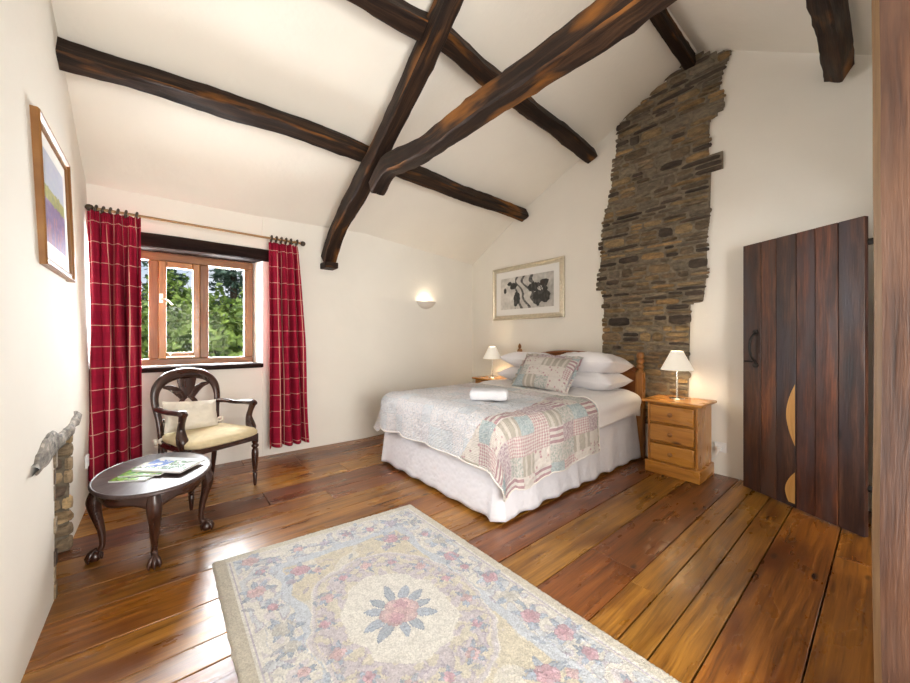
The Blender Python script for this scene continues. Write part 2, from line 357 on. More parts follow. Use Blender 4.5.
    def build(s, name, mats, parent=None, world=False, smooth=35, bevel=0, solid=0, subd=0, fixn=True):
        me = bpy.data.meshes.new(name); off = Vector((0, 0, 0))
        if parent is not None and world: off = parent_origin(parent)
        me.from_pydata([tuple(Vector(p) - off) for p in s.v] if off.length else s.v, [], s.f)
        if not isinstance(mats, (list, tuple)): mats = [mats]
        for m in mats: me.materials.append(m)
        me.polygons.foreach_set('material_index', s.mi)
        ul = me.uv_layers.new(name='UVMap'); flat = [x for f in s.uv for p in f for x in p[:2]]; ul.data.foreach_set('uv', flat)
        if any(c != (1, 1, 1) for c in s.c[:50]) or any(c != (1, 1, 1) for c in s.c):
            ca = me.color_attributes.new('Col', 'FLOAT_COLOR', 'CORNER'); fc = []
            for f, c in zip(s.f, s.c): fc += [c[0], c[1], c[2], 1] * len(f)
            ca.data.foreach_set('color', fc)
        if fixn or smooth:
            bm = bmesh.new(); bm.from_mesh(me)
            if fixn: bmesh.ops.recalc_face_normals(bm, faces=bm.faces)
            if smooth:
                lim = math.radians(smooth)
                for f in bm.faces: f.smooth = True
                for e in bm.edges:
                    if len(e.link_faces) == 2 and e.calc_face_angle(0) > lim: e.smooth = False
            bm.to_mesh(me); bm.free()
        o = bpy.data.objects.new(name, me); COL.objects.link(o)
        if parent is not None: o.parent = parent
        if bevel:
            md = o.modifiers.new('bevel', 'BEVEL'); md.width = bevel; md.segments = 2; md.limit_method = 'ANGLE'; md.angle_limit = .6
        if solid:
            md = o.modifiers.new('solid', 'SOLIDIFY'); md.thickness = solid; md.offset = -1
        if subd:
            md = o.modifiers.new('sub', 'SUBSURF'); md.levels = subd; md.render_levels = subd
        return o
def parent_origin(p):
    v = Vector((0, 0, 0))
    while p is not None: v += p.location; p = p.parent
    return v
def tag(o, label=None, cat=None, group=None, kind=None):
    if label: o['label'] = label
    if cat: o['category'] = cat
    if group: o['group'] = group
    if kind: o['kind'] = kind
    return o
def thing(name, label, cat, loc=(0, 0, 0), rz=0, group=None):
    o = bpy.data.objects.new(name, None); COL.objects.link(o); o.location = loc; o.rotation_euler = (0, 0, rz); o.empty_display_size = .1
    return tag(o, label, cat, group)
def dup(root, loc, rz, label, group=None):
    r = root.copy(); COL.objects.link(r); r.location = loc; r.rotation_euler = (0, 0, rz); r['label'] = label
    if group: r['group'] = group
    def rec(src, dst):
        for ch in list(src.children):
            c = ch.copy(); COL.objects.link(c); c.parent = dst; rec(ch, c)
    rec(root, r); return r
def struct(o): o['kind'] = 'structure'; return o
def fb(x, y, z=0, s=1.0): return noise.noise(Vector((x * s, y * s, z * s)))
def smooth_path(pts, k=6):
    out = []; P = [Vector(p) for p in pts]; P = [P[0] * 2 - P[1]] + P + [P[-1] * 2 - P[-2]]
    for i in range(1, len(P) - 2):
        for j in range(k):
            t = j / k; a, b, c, d = P[i - 1], P[i], P[i + 1], P[i + 2]
            out.append(.5 * ((2 * b) + (c - a) * t + (2 * a - 5 * b + 4 * c - d) * t * t + (3 * b - a - 3 * c + d) * t ** 3))
    out.append(P[-2]); return out
def lerp_list(xs, n):
    return [xs[0] if len(xs) == 1 else (lambda t: xs[min(int(t), len(xs) - 2)] * (1 - (t - min(int(t), len(xs) - 2))) + xs[min(int(t), len(xs) - 2) + 1] * (t - min(int(t), len(xs) - 2)))(i / (n - 1) * (len(xs) - 1)) for i in range(n)]

# ------------------------------------------------------------------ room shell
ROOF = [(4.75, 2.03), (4.19, 2.35), (3.11, 2.955), (1.84, 3.49), (1.12, 3.82), (.84, 3.66), (.087, 3.16), (-2.0, 1.80)]
def roofz(y):
    for (a, za), (b, zb) in zip(ROOF, ROOF[1:]):
        if b <= y <= a: return za + (zb - za) * (a - y) / (a - b)
    return 2.0
def lwx(z):   # the left wall leans
    return -.376 - (.084 * min(max((z - .6) / 2.0, 0), 1))
# floor boards
YS = [-2.0, -1.75, -1.5, -1.27, -1.02, -.8, -.54, -.3, -.05, .195, .44, .575, .69, .815, 1.085, 1.33, 1.585, 1.72, 1.97, 2.245, 2.46, 2.64, 2.83, 3.10, 3.38, 3.66, 3.86, 4.22]
mb = MB(); base = [(.50, .215, .030), (.46, .18, .025), (.36, .115, .020), (.52, .235, .034), (.30, .095, .020), (.54, .255, .038), (.43, .155, .022)]
PICK = {0.815: 2, 1.085: 5, 1.33: 2, .69: 3, .575: 5, .44: 3, .195: 6, -.05: 1, 1.585: 0, 1.72: 3, 2.245: 0, 2.83: 4, 3.10: 5, 3.38: 1, 3.66: 2}
for i in range(len(YS) - 1):
    y0, y1 = YS[i], YS[i + 1]; xs = [-.95]
    while xs[-1] < 3.9: xs.append(min(3.95, xs[-1] + random.uniform(1.5, 2.9)))
    if i == YS.index(1.085) - 1: xs = [-.95, 1.9, 3.95]
    g = .0035 if random.random() < .6 else .0065
    if YS[i] in (.44, .195, 1.085, 1.33): g = .007
    for a, b2 in zip(xs, xs[1:]):
        c = base[PICK.get(y0, random.randrange(7))]; k = random.uniform(.66, .90)
        mb.box((a + .002, y0 + g / 2, -.035), (b2 - .002, y1 - .0025, random.uniform(-.0012, 0)), grain=0, col=tuple(x * k for x in c))
fl = struct(mb.build('floor', M['floor'], bevel=.0025))
mb = MB(); mb.box((-1.0, -2.1, -.30), (4.1, 4.7, -.036)); mb.build('subfloor', M['gap'], fl)
# walls
mb = MB()
def lwprof(z0, z1, f=0):
    zs = [z for z in (.6, 1.1, 1.6, 2.1, 2.6) if z0 < z < z1]
    return [(lwx(z) - f * max(0, 1 - z / 2.6), z) for z in [z0] + zs + [z1]] + [(-1.0, z1), (-1.0, z0)]
for y0, y1, z0, z1 in ((-2.1, 2.44, -.04, 4.1), (2.44, 2.97, .735, 4.1), (2.97, 4.75, -.04, 4.1)):
    mb.prism(lwprof(z0, z1, .028 if y0 > 2.9 else 0), y0, y1, 'y')
struct(mb.build('wall_left', M['wall']))
mb = MB()
mb.prism([(.80, 4.045), (1.9, 4.005), (3.84, 4.19), (3.84, 4.7), (.745, 4.7), (.745, 4.22)], -.04, 2.9)
mb.box((-.6, 4.05, -.04), (.80, 4.7, .945)); mb.box((-.6, 4.05, 2.105), (.80, 4.7, 2.9)); mb.box((-.6, 4.2, 1.975), (.80, 4.7, 2.105)); mb.box((-.6, 4.05, .945), (-.43, 4.7, 2.105))
struct(mb.build('wall_back', M['wall']))
mb = MB(); mb.box((3.8, -2.1, -.04), (4.1, 4.75, 4.1)); struct(mb.build('wall_right', M['wall']))
mb = MB(); mb.box((-1.0, -2.3, -.04), (4.1, -2.0, 2.4)); struct(mb.build('wall_front', M['wall']))
mb = MB()
prof = ROOF + [(y, z + .12) for y, z in ROOF[::-1]]
mb.prism(prof, -1.0, 4.1, 'x'); 
struct(mb.build('ceiling', M['ceil'], smooth=20))
# boarded partition beside the timber post, with the doorway the plank door belongs to
mb = MB(); mb.box((1.65, -.12, 0), (2.36, -.03, 2.9)); mb.box((3.34, -.12, 0), (3.8, -.03, 3.0)); mb.box((2.36, -.12, 2.02), (3.34, -.03, 2.95))
struct(mb.build('wall_partition', M['wall']))
mb = MB(); mb.box((2.36, -.14, 0), (2.44, -.01, 2.02)); mb.box((3.26, -.14, 0), (3.34, -.01, 2.02)); mb.box((2.36, -.14, 1.95), (3.34, -.01, 2.02))
struct(mb.build('trim_doorframe', M['beam'], bevel=.006))

# ------------------------------------------------------------------ stonework
def stone(mb, cy, cz, w, h, d, col, x0, side='x', zmax=None, tilt=0):
    nu, nv = 6, 4; P = []; sd = random.random() * 100; pw = random.uniform(3, 7)
    for j in range(nv + 1):
        for i in range(nu + 1):
            a = (i / nu * 2 - 1); b3 = (j / nv * 2 - 1)
            a = math.copysign(abs(a) ** .7, a); b3 = math.copysign(abs(b3) ** .8, b3)
            k = max(0, 1 - abs(a) ** pw) ** .5 * max(0, 1 - abs(b3) ** pw) ** .5
            yy = a * w / 2 * (1 - .10 * abs(b3) ** 3) + fb(a * 2, b3 * 2, sd) * w * .05
            zz = b3 * h / 2 * (1 - .18 * abs(a) ** 3) + fb(a * 2, b3 * 2, sd + 9) * h * .14 + yy * tilt
            xx = d * k * (.8 + .5 * fb(a * 1.5, b3 * 1.5, sd + 5))
            y_, z_ = cy + yy, cz + zz
            if zmax: z_ = min(z_, zmax(y_) - .004)
            P.append((x0 - xx, y_, z_) if side == 'x' else (y_, x0 - xx, z_))
    F = [(j * (nu + 1) + i, j * (nu + 1) + i + 1, (j + 1) * (nu + 1) + i + 1, (j + 1) * (nu + 1) + i) for j in range(nv) for i in range(nu)]
    mb.add(P, F, None, col)
SC = [(.115, .084, .052), (.16, .118, .072), (.065, .047, .034), (.18, .125, .068), (.22, .155, .08), (.14, .112, .08), (.050, .036, .027), (.18, .148, .105), (.25, .16, .072)]
LO = [(.34, 2.10), (1.1, 2.04), (1.3, 2.02), (1.73, 2.03), (1.75, 2.10), (1.9, 2.07), (2.25, 2.05), (2.5, 2.03), (2.71, 1.96), (3.1, 1.90), (3.5, 1.85), (3.52, 1.84), (3.85, 1.84)]
RO = [(.34, 1.19), (.6, 1.18), (1.52, 1.16), (1.54, 1.06), (1.8, 1.03), (2.08, 1.035), (2.25, 1.01), (2.69, 1.0), (2.695, .91), (2.84, .91), (2.845, 1.02), (3.14, 1.01), (3.20, .91), (3.33, .905), (3.37, .94), (3.52, .92), (3.66, .85), (3.85, .84)]
def interp(T, z):
    if z <= T[0][0]: return T[0][1]
    for (a, ya), (b4, yb) in zip(T, T[1:]):
        if a <= z <= b4: return ya + (yb - ya) * (z - a) / max(1e-6, b4 - a)
    return T[-1][1]
mb = MB(); zz = .34
# mortar bed behind the stones
zl = list(np.arange(.34, 3.80, .03))
for z0 in zl:
    zc = z0 + .015; yl = interp(LO, zc) - .015; yr = interp(RO, zc) + .015
    lim = [y for y in np.arange(yr, yl, .01) if roofz(y) > z0 + .03]
    if not lim: continue
    mb.box((3.778, min(lim), z0), (3.81, max(lim), z0 + .0301), mi=1)
while zz < 3.78:
    h = random.choice([.036, .045, .052, .062, .078, .10]); zc = zz + h / 2
    yr = interp(RO, zc) + random.uniform(-.018, .018); yl = interp(LO, zc) + random.uniform(-.02, .025); y = yr
    while y < yl - .03:
        w_ = min(random.uniform(.08, .36) if h < .06 else random.uniform(.10, .26), yl - y)
        if yl - y - w_ < .06: w_ = yl - y
        if roofz(y + w_ / 2) > zc + .01:
            c = random.choice(SC); k = random.uniform(.75, 1.3)
            if zc < 1.55 and random.random() < .5: c = random.choice([(.26, .18, .09), (.22, .15, .07), (.2, .16, .1)])  # lower stones warmer and paler: bedside lamp light put into their colour
            if h > .06 and random.random() < .35:
                stone(mb, y + w_ / 2, zc - h * .24, w_ * .96, h * .44, .028, tuple(x * k for x in c), 3.782, zmax=roofz)
                stone(mb, y + w_ / 2, zc + h * .24, w_ * .96, h * .44, .028, tuple(x * k * 1.1 for x in random.choice(SC)), 3.782, zmax=roofz)
            else:
                stone(mb, y + w_ / 2, zc, w_ - .014, h - .009, random.uniform(.018, .042), tuple(x * k for x in c), 3.782, zmax=roofz, tilt=random.uniform(-.03, .03))
        y += w_
    zz += h
o = mb.build('stone_chimney', [M['stone'], M['grout']], smooth=60, fixn=False)
tag(o, 'exposed brown rubble stone strip with jagged edges rising up the bedroom wall to the ridge', 'stonework')
# niche in the left wall
mb = MB()
mb.box((-.99, 2.45, .0), (-.86, 2.969, .70), mi=1); mb.box((-.86, 2.955, .0), (-.40, 2.9695, .70), mi=1)
for z in np.arange(0.005, .70, .075):
    x = -.86
    while x < -.40:
        w_ = random.uniform(.10, .22); w_ = min(w_, -.385 - x)
        if w_ > .03: stone(mb, x + w_ / 2, z + .036, w_ * 1.02, .078, .045, (lambda k_, c_: tuple(q * k_ * j_ for q, j_ in zip(c_, (1, 1.02, 1.05))))(random.uniform(1.6, 2.6), random.choice(SC[:6])), 2.968, side='y')
        x += w_
    # near jamb edge stones, facing into the opening and the room
    mb.box((-.86, 2.425, z), (-.374 + random.uniform(-.006, .008), 2.452 + random.uniform(-.004, .012), z + .068), col=(lambda k_, c_: tuple(q * k_ for q in c_))(random.uniform(1.5, 2.6), random.choice(SC)))
    y = 2.44
    while y < 2.95:
        w_ = min(random.uniform(.12, .25), 2.97 - y); stone(mb, y + w_ / 2, z + .036, w_ * .95, .066, -.03, tuple(q * 1.4 for q in random.choice(SC)), -.862); y += w_
tag(mb.build('stone_niche', [M['stone'], M['grout']], smooth=50), 'low rough stone lined opening in the left wall beside the oval table', 'stonework')
mb = MB()
def lint(u, v):
    y = 2.07 + u * .98; zb = .70 - .04 * (u < .1); top = .735 + .02 * fb(u * 5, 0, 1) + .07 * max(0, u - .75) * 4 * .5 + .05 * math.exp(-((u - .3) / .15) ** 2)
    bot = .655 + .03 * fb(u * 6, 3, 1) + .04 * max(0, u - .35); 
    if u < .06: top = .71; bot = .67
    a = v * 2 * PI; q = .5 - .5 * math.cos(a)
    z = bot + (top - bot) * (.5 - .5 * math.cos(a)) ** .8
    xo = math.sin(a)
    return (lwx(.7) + (.018 + .012 * fb(u * 9, v * 5, 2)) * (xo if xo > 0 else 0) + (-.30 if xo < -.01 else 0) * (abs(xo) ** .3 if xo < 0 else 0), y, z + .008 * fb(u * 14, v * 6, 4))
mb.grid(lint, 40, 14, close_u=False, col=lambda u, v: tuple((.24 + .18 * fb(u * 30, v * 12, 3)) * q for q in (1, .9, .78)))
tag(mb.build('stone_lintel', M['stone'], smooth=50), 'pale rough slate lintel stone over the low opening in the left wall', 'stone')

# ------------------------------------------------------------------ timbers
def timber(name, pts, w, h, label, mat, group=None, jit=.012, seg=.06, up=(0, 0, 1), seed=0, taper=(1, 1), cat='beam'):
    P = smooth_path(pts, 8); L = sum((b5 - a5).length for a5, b5 in zip(P, P[1:])); n_ = max(8, int(L / seg))
    # resample
    R_ = []; acc = 0; tot = [0]
    for a5, b5 in zip(P, P[1:]): tot.append(tot[-1] + (b5 - a5).length)
    for i in range(n_ + 1):
        s_ = i / n_ * L; k = 0
        while k < len(tot) - 2 and tot[k + 1] < s_: k += 1
        R_.append((P[k].lerp(P[k + 1], (s_ - tot[k]) / max(1e-9, tot[k + 1] - tot[k])), s_))
    cs = [(-.5, -.42), (-.42, -.5), (-.15, -.5), (.15, -.5), (.42, -.5), (.5, -.42), (.5, -.15), (.5, .15), (.5, .42), (.42, .5), (.15, .5), (-.15, .5), (-.42, .5), (-.5, .42), (-.5, .15), (-.5, -.15)]
    K = len(cs); V = []; F = []; UV = []
    for i, (p, s_) in enumerate(R_):
        t = (R_[min(i + 1, n_)][0] - R_[max(i - 1, 0)][0]).normalized(); u = Vector(up); u = (u - t * u.dot(t)).normalized(); v = u.cross(t)
        tp = taper[0] + (taper[1] - taper[0]) * i / n_
        for k, (a, b6) in enumerate(cs):
            j1 = fb(s_ * 1.7, k * .0 + (1 if a > 0 else 0) * 3, seed) * jit * 1.6 + fb(s_ * 9, k * .9, seed + 5) * jit * .55 + fb(s_ * 25, k * 2, seed + 8) * jit * .4
            j2 = fb(s_ * 1.5, (1 if b6 > 0 else 0) * 3 + 7, seed) * jit * 1.8 + fb(s_ * 8, k * .8 + 4, seed + 3) * jit * .6 + fb(s_ * 22, k * 2, seed + 1) * jit * .4
            V.append(p + v * (a * w * tp + j1) + u * (b6 * h * tp + j2))
    cum = [0]
    for k in range(K): a, b6 = cs[k], cs[(k + 1) % K]; cum.append(cum[-1] + math.hypot((b6[0] - a[0]) * w, (b6[1] - a[1]) * h))
    for i in range(n_):
        for k in range(K):
            k2 = (k + 1) % K; F.append((i * K + k, i * K + k2, (i + 1) * K + k2, (i + 1) * K + k))
            s0, s1 = R_[i][1] + seed, R_[i + 1][1] + seed; UV.append([(s0, cum[k]), (s0, cum[k + 1]), (s1, cum[k + 1]), (s1, cum[k])])
    F.append(tuple(range(K))[::-1]); UV.append([(a * w, b6 * h) for a, b6 in cs]); F.append(tuple(n_ * K + k for k in range(K))); UV.append([(a * w, b6 * h) for a, b6 in cs])
    mb = MB(); mb.add(V, F, UV); o = mb.build(name, mat, smooth=28)
    return tag(o, label, cat, group)
timber('roof_purlin', [(-.47, 3.09, 2.865), (.87, 3.04, 2.895), (2.3, 3.10, 2.87), (3.77, 3.12, 2.845)], .125, .135, 'dark purlin low on the window side slope, starting at the left wall above the curtains', M['beam'], up=(0, .45, 1), seed=3)
timber('roof_purlin', [(-.47, 2.04, 3.33), (1.0, 2.055, 3.315), (1.55, 2.03, 3.34), (2.1, 2.065, 3.31), (2.9, 2.10, 3.29), (3.77, 2.16, 3.27)], .13, .125, 'crooked dark purlin midway up the window side slope, passing behind both truss timbers', M['beam'], up=(0, .45, 1), seed=11)
timber('ridge_beam', [(-.47, 1.13, 3.745), (1.5, 1.14, 3.745), (3.77, 1.17, 3.745)], .085, .11, 'short visible ridge beam end meeting the very top of the stone strip', M['beam'], seed=17)
timber('roof_purlin', [(-.47, .225, 3.105), (1.2, .235, 3.105), (3.0, .225, 3.10), (3.75, .23, 3.105)], .11, .125, 'stubby purlin end hanging from the slope high above the plank door', M['beam'], up=(0, -.65, 1), seed=23)
timber('truss_rafter', [(1.44, 3.97, 2.06), (1.44, 3.66, 2.35), (1.44, 3.1, 2.63), (1.44, 2.45, 2.965), (1.44, 1.85, 3.35), (1.44, 1.22, 3.70)], .125, .155, 'curved dark rafter sloping from the ridge to the window wall right of the curtains', M['beam'], seed=31, up=(0, .5, 1))
timber('collar_beam', [(1.45, 2.84, 2.50), (1.44, 2.6, 2.585), (1.44, 2.2, 2.545), (1.44, 1.2, 2.535), (1.44, .4, 2.51), (1.44, -.85, 2.50)], .125, .13, 'thick horizontal collar beam with orange worn patches, joined to the curved rafter', M['beam'], seed=47, jit=.016)
mb = MB(); mb.box((1.37, 3.86, 1.965), (1.515, 4.03, 2.03)); tag(mb.build('beam_corbel', M['beam'], bevel=.008), 'small dark wooden pad under the foot of the curved rafter', 'corbel')
timber('window_lintel', [(-.43, 4.125, 2.035), (.2, 4.115, 2.04), (.86, 4.125, 2.04)], .19, .125, 'nearly black oak lintel beam over the casement window', M['lintel'], seed=61, jit=.006)
# post near camera
mb = MB(); ch = .014
plan = [(1.5, .03 - ch), (1.5 + ch, .03), (1.65, .03), (1.65, -.125), (1.5, -.125)]
k = len(plan); zs_ = [0, 3.10]
P_ = []
NZ = 40
for i in range(NZ + 1):
    z = 3.03 * i / NZ
    for (x, y) in plan: P_.append((x + .004 * fb(z * 3, y * 9, 2), y + .005 * fb(z * 2.2, x * 9, 5), z))
F_ = []; U_ = []; mi_ = []
for i in range(NZ):
    for j in range(k):
        j2 = (j + 1) % k; F_.append((i * k + j, i * k + j2, (i + 1) * k + j2, (i + 1) * k + j)); z0, z1 = 3.03 * i / NZ, 3.03 * (i + 1) / NZ
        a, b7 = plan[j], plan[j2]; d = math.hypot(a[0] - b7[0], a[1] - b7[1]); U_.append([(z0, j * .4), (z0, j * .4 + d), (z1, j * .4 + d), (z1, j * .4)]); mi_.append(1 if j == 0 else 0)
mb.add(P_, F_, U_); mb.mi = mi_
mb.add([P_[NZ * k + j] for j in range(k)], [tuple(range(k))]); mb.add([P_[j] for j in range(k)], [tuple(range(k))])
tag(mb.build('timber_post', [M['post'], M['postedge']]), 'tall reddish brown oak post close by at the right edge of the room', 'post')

# ------------------------------------------------------------------ window
wn_ = MB(); Y0, Y1 = 4.20, 4.27
def bar(mb, x0, x1, z0, z1, y0=Y0, y1=Y1, g=None): mb.box((x0, y0, z0), (x1, y1, z1), grain=g)
bar(wn_, -.44, .74, .95, 1.01); bar(wn_, -.44, .74, 1.90, 1.99); bar(wn_, -.44, -.385, 1.01, 1.90); bar(wn_, .665, .74, 1.01, 1.90)
bar(wn_, -.082, -.012, 1.01, 1.90); bar(wn_, .292, .362, 1.01, 1.90)
win = struct(wn_.build('window_1', M['winwood'], bevel=.006))
mb = MB(); s0, s1, t0, t1 = -.012, .292, 1.01, 1.90
for a in ((s0, s0 + .055, t0, t1), (s1 - .055, s1, t0, t1), (s0 + .055, s1 - .055, t0, t0 + .055), (s0 + .055, s1 - .055, t1 - .055, t1)): bar(mb, *a, y0=4.185, y1=4.245)
cas = mb.build('casement', M['postwood'], win, bevel=.006)
def pane(x0, x1, z0, z1, y, par):
    m_ = MB(); m_.box((x0, y, z0), (x1, y + .004, z1)); return m_.build('glass_pane', M['glass'], par, smooth=0)
pane(s0 + .05, s1 - .05, t0 + .05, t1 - .05, 4.22, cas); pane(-.39, -.08, 1.0, 1.905, 4.235, win); pane(.36, .67, 1.0, 1.905, 4.235, win)
mb = MB(); mb.tube([(.005, 4.178, 1.56), (.005, 4.155, 1.56)], .010); mb.tube([(.005, 4.155, 1.55), (.03, 4.15, 1.55), (.06, 4.15, 1.53), (.085, 4.152, 1.50)], [.009, .008, .007, .006]); mb.box((-.008, 4.178, 1.52), (.018, 4.186, 1.60)); mb.build('window_handle', M['silver'], cas)
mb = MB(); mb.box((.04, 4.165, 1.022), (.25, 4.178, 1.034)); mb.tube([(.07, 4.17, 1.028), (.07, 4.155, 1.05)], .006); mb.tube([(.2, 4.17, 1.02), (.2, 4.17, 1.05)], .006); mb.build('window_stay', M['silver'], cas)
mb = MB(); mb.box((-.43, 3.985, .905), (.80, 4.21, .948)); mb.build('window_sill', M['lintel'], win, bevel=.012)

# curtain pole
pole = thing('curtain_pole', 'slim wooden curtain pole with dark rings and ball ends above the window', 'curtain pole', (.35, 3.9, 2.2))
mb = MB(); mb.tube([(-.415, 3.9, 2.2), (1.15, 3.9, 2.185)], .011, 12); mb.build('rod', M['polewood'], pole, True)
for x, s_ in ((-.42, -1), (1.15, 1)):
    mb = MB(); mb.lathe([(.0, -.026), (.015, -.022), (.025, -.008), (.026, .006), (.018, .02), (.0, .027)], (x, 3.9, 2.2 if s_ < 0 else 2.185), 14); mb.build('finial', M['ring'], pole, True)
for x in (-.40, 1.07):
    mb = MB(); mb.tube([(x, 3.9, 2.195), (x, 4.045, 2.195)], .008); mb.box((x - .02, 4.035, 2.16), (x + .02, 4.05, 2.23)); mb.build('bracket', M['darkmetal'], pole, True)
ringx = [-.385, -.345, -.305, -.262, -.215, -.15] + [.85, .895, .94, .985, 1.03, 1.09]
for x in ringx:
    mb = MB(); z = 2.2 - .01 * (x + .4) / 1.5 - .006
    pth = [(x + .004 * math.sin(a), 3.9 + .022 * math.cos(a) * 1.2, z + .028 * math.sin(a)) for a in [2 * PI * q / 14 for q in range(15)]]
    mb.tube(pth, .0085, 8, cap=False); mb.tube([(x, 3.9, z - .026), (x, 3.9, z - .04)], .003, 6); mb.build('ring', M['ring'], pole, True)
def curtain(name, xt0, xt1, xb0, xb1, zt, zb, yt, label, folds, seed, flat, push=0):
    def fn(u, v):
        z = zt + (zb - zt) * v
        e = v ** .8
        x = (xt0 + (xb0 - xt0) * e) * (1 - u) + (xt1 + (xb1 - xt1) * e) * u
        ph = folds * 2 * PI * u + 2.0 * fb(u * 3, v * 1.6, seed) + seed
        amp = .024 + .052 * min(1, v * 2.2) ; amp *= (.75 + .5 * fb(u * 4, v * 1.2, seed + 4))
        head = math.exp(-(v / .025) ** 2) * .4
        y = yt - push * v * (1 - u) + amp * math.sin(ph) * (1 - head) + .008 * math.sin(ph * 2.3 + 2) + .012 * fb(u * 6, v * 3, seed + 2) + .006 * fb(u * 20, v * 6, seed)
        if v < .05: y += .006 * math.sin(u * 150)
        x += .012 * math.cos(ph) * min(1, v * 2)
        return (x, y, z + (.006 * math.sin(ph) if v > .98 else 0) + (.004 * math.sin(ph * 2) if v < .01 else 0))
    mb = MB(); mb.grid(fn, 150, 90, uvfn=lambda u, v: (u * flat, v * (zt - zb)))
    return tag(mb.build(name, M['curtain'], smooth=80, solid=.003), label, 'curtain', 'red checked curtains')
curtain('curtain', -.432, -.125, -.388, -.10, 2.175, .14, 3.885, 'wide crimson checked curtain hanging in the corner left of the window', 4.3, 2.0, .90, .22)
curtain('curtain', .825, 1.095, .82, 1.205, 2.15, .115, 3.905, 'narrower crimson checked curtain hanging right of the window', 4.0, 5.0, .72)

# ------------------------------------------------------------------ outside
def cloud(fn, n_, size, mat, name, parent, asp=1.6):
    V = []; F = []
    for _ in range(n_):
        p, nrm = fn(); a = Vector(nrm).normalized(); r_ = Vector((random.gauss(0, 1), random.gauss(0, 1), random.gauss(0, 1)))
        d = (a + r_ * .6).normalized(); t = d.cross(Vector((random.gauss(0, 1), random.gauss(0, 1), random.gauss(0, 1)))).normalized(); b8 = d.cross(t)
        s_ = size * random.uniform(.6, 1.4); o = len(V); p = Vector(p)
        V += [p - t * s_ * asp * .5, p + b8 * s_ * .5, p + t * s_ * asp * .5, p - b8 * s_ * .5]; F.append((o, o + 1, o + 2, o + 3))
    mb = MB(); mb.add(V, F); o = mb.build(name, mat, parent, smooth=0, fixn=False); tag(o, kind=None); return o
def bush(cx, cy, z0, rx, rz, label, n_, seed, mat='leaf'):
    t = thing('hedge_shrub', label, 'shrub', (cx, cy, z0), 0, 'shrubs outside the window')
    def fn():
        th = random.random() * 2 * PI; ph = math.acos(random.uniform(-.2, 1)); k = 1 + .22 * fb(math.cos(th) * 3 + seed, math.sin(th) * 3, ph * 2.5)
        d = (math.sin(ph) * math.cos(th), math.sin(ph) * math.sin(th), math.cos(ph)); r_ = k * random.uniform(.86, 1.0)
        return (d[0] * rx * r_, d[1] * rx * r_, rz * .55 + d[2] * rz * .6 * r_), d
    cloud(fn, n_, .085, M[mat], 'foliage', t)
    mb = MB(); mb.tube([(0, 0, 0), (.05, 0, rz * .5), (0, .05, rz * .9)], [.09, .06, .02]); mb.build('trunk', M['bark'], t)
def conifer(cx, cy, z0, h, r0, label, n_, seed):
    t = thing('conifer_tree', label, 'tree', (cx, cy, z0), 0, 'conifers beyond the hedge')
    nb = int(h / .42); br = []
    for i in range(nb):
        z = .4 + (h - .6) * i / nb; L = r0 * (1 - i / nb) ** .8 + .15
        for q in range(7): a = random.random() * 2 * PI; br.append((z + random.uniform(-.15, .15), a, L * random.uniform(.7, 1.15)))
    def fn():
        z, a, L = random.choice(br); q = random.random() ** .7; 
        s_ = .13 + .12 * (1 - q)
        return (math.cos(a) * L * q + random.gauss(0, s_), math.sin(a) * L * q + random.gauss(0, s_), z - .18 * q * L + random.gauss(0, .05)), (0, 0, 1)
    cloud(fn, n_, .10, M['conif'], 'foliage', t, 2.4)
    mb = MB(); mb.tube([(0, 0, 0), (0, 0, h * .5), (0, 0, h)], [.22, .14, .02]); mb.build('trunk', M['bark'], t)
mb = MB(); mb.box((-60, 4.9, -2.7), (60, 90, -2.6)); struct(mb.build('ground', M['grass']))
for i, (x, y, rx, rz, lb, mt) in enumerate([(-2.55, 9.0, .82, 4.1, 'leafy shrub outside, mostly hidden behind the left curtain', 'leaf2'), (-.85, 8.9, .80, 4.15, 'green shrub outside seen in the left window light', 'leaf'), (.15, 10.9, .80, 4.6, 'bright green shrub outside low in the middle window light', 'leaf'),
        (.85, 8.7, .78, 4.0, 'green shrub outside low between the middle and right window lights', 'leaf'), (2.0, 10.4, .95, 4.45, 'full green shrub outside low in the right window light', 'leaf'), (-1.9, 11.2, .95, 4.6, 'taller shrub outside behind the left window light', 'leaf2')]):
    bush(x, y, -2.6, rx * 1.15, rz, lb, 4300, i * 7, mt)
conifer(-2.0, 14.5, -2.6, 7.3, 1.6, 'dark conifer outside above the shrubs in the left window light', 5200, 1)
conifer(1.95, 14.4, -2.6, 8.2, 1.5, 'tall dark conifer outside above the shrubs in the right window light', 6500, 2)
conifer(.15, 17.5, -2.6, 8.0, 1.5, 'more distant conifer outside in the middle window light', 5000, 3)

# ------------------------------------------------------------------ sconce on the window wall
sc_ = thing('wall_sconce', 'plain plaster half bowl uplighter glowing on the wall left of the bed', 'wall light', (2.83, 4.085, 1.60))
mb = MB(); mb.lathe([(.0, 0), (.06, .012), (.11, .04), (.15, .085), (.155, .10), (.145, .10), (.10, .05), (.0, .02)], (0, 0, 0), 24, 1, .8, arc=PI, a0=PI); mb.build('bowl', M['sconce'], sc_)
mb = MB(); mb.lathe([(.0, .0), (.02, .01), (.02, .04), (.0, .05)], (0, -.05, .03), 10); mb.build('bulb', M['bulb'], sc_)
def point(name, loc, power, color, r=.03):
    l = bpy.data.lights.new(name, 'POINT'); l.energy = power; l.color = color; l.shadow_soft_size = r; o = bpy.data.objects.new(name, l); COL.objects.link(o); o.location = loc; return o
point('sconce_light', (2.83, 4.02, 1.70), 1.1, (1, .85, .65), .02)

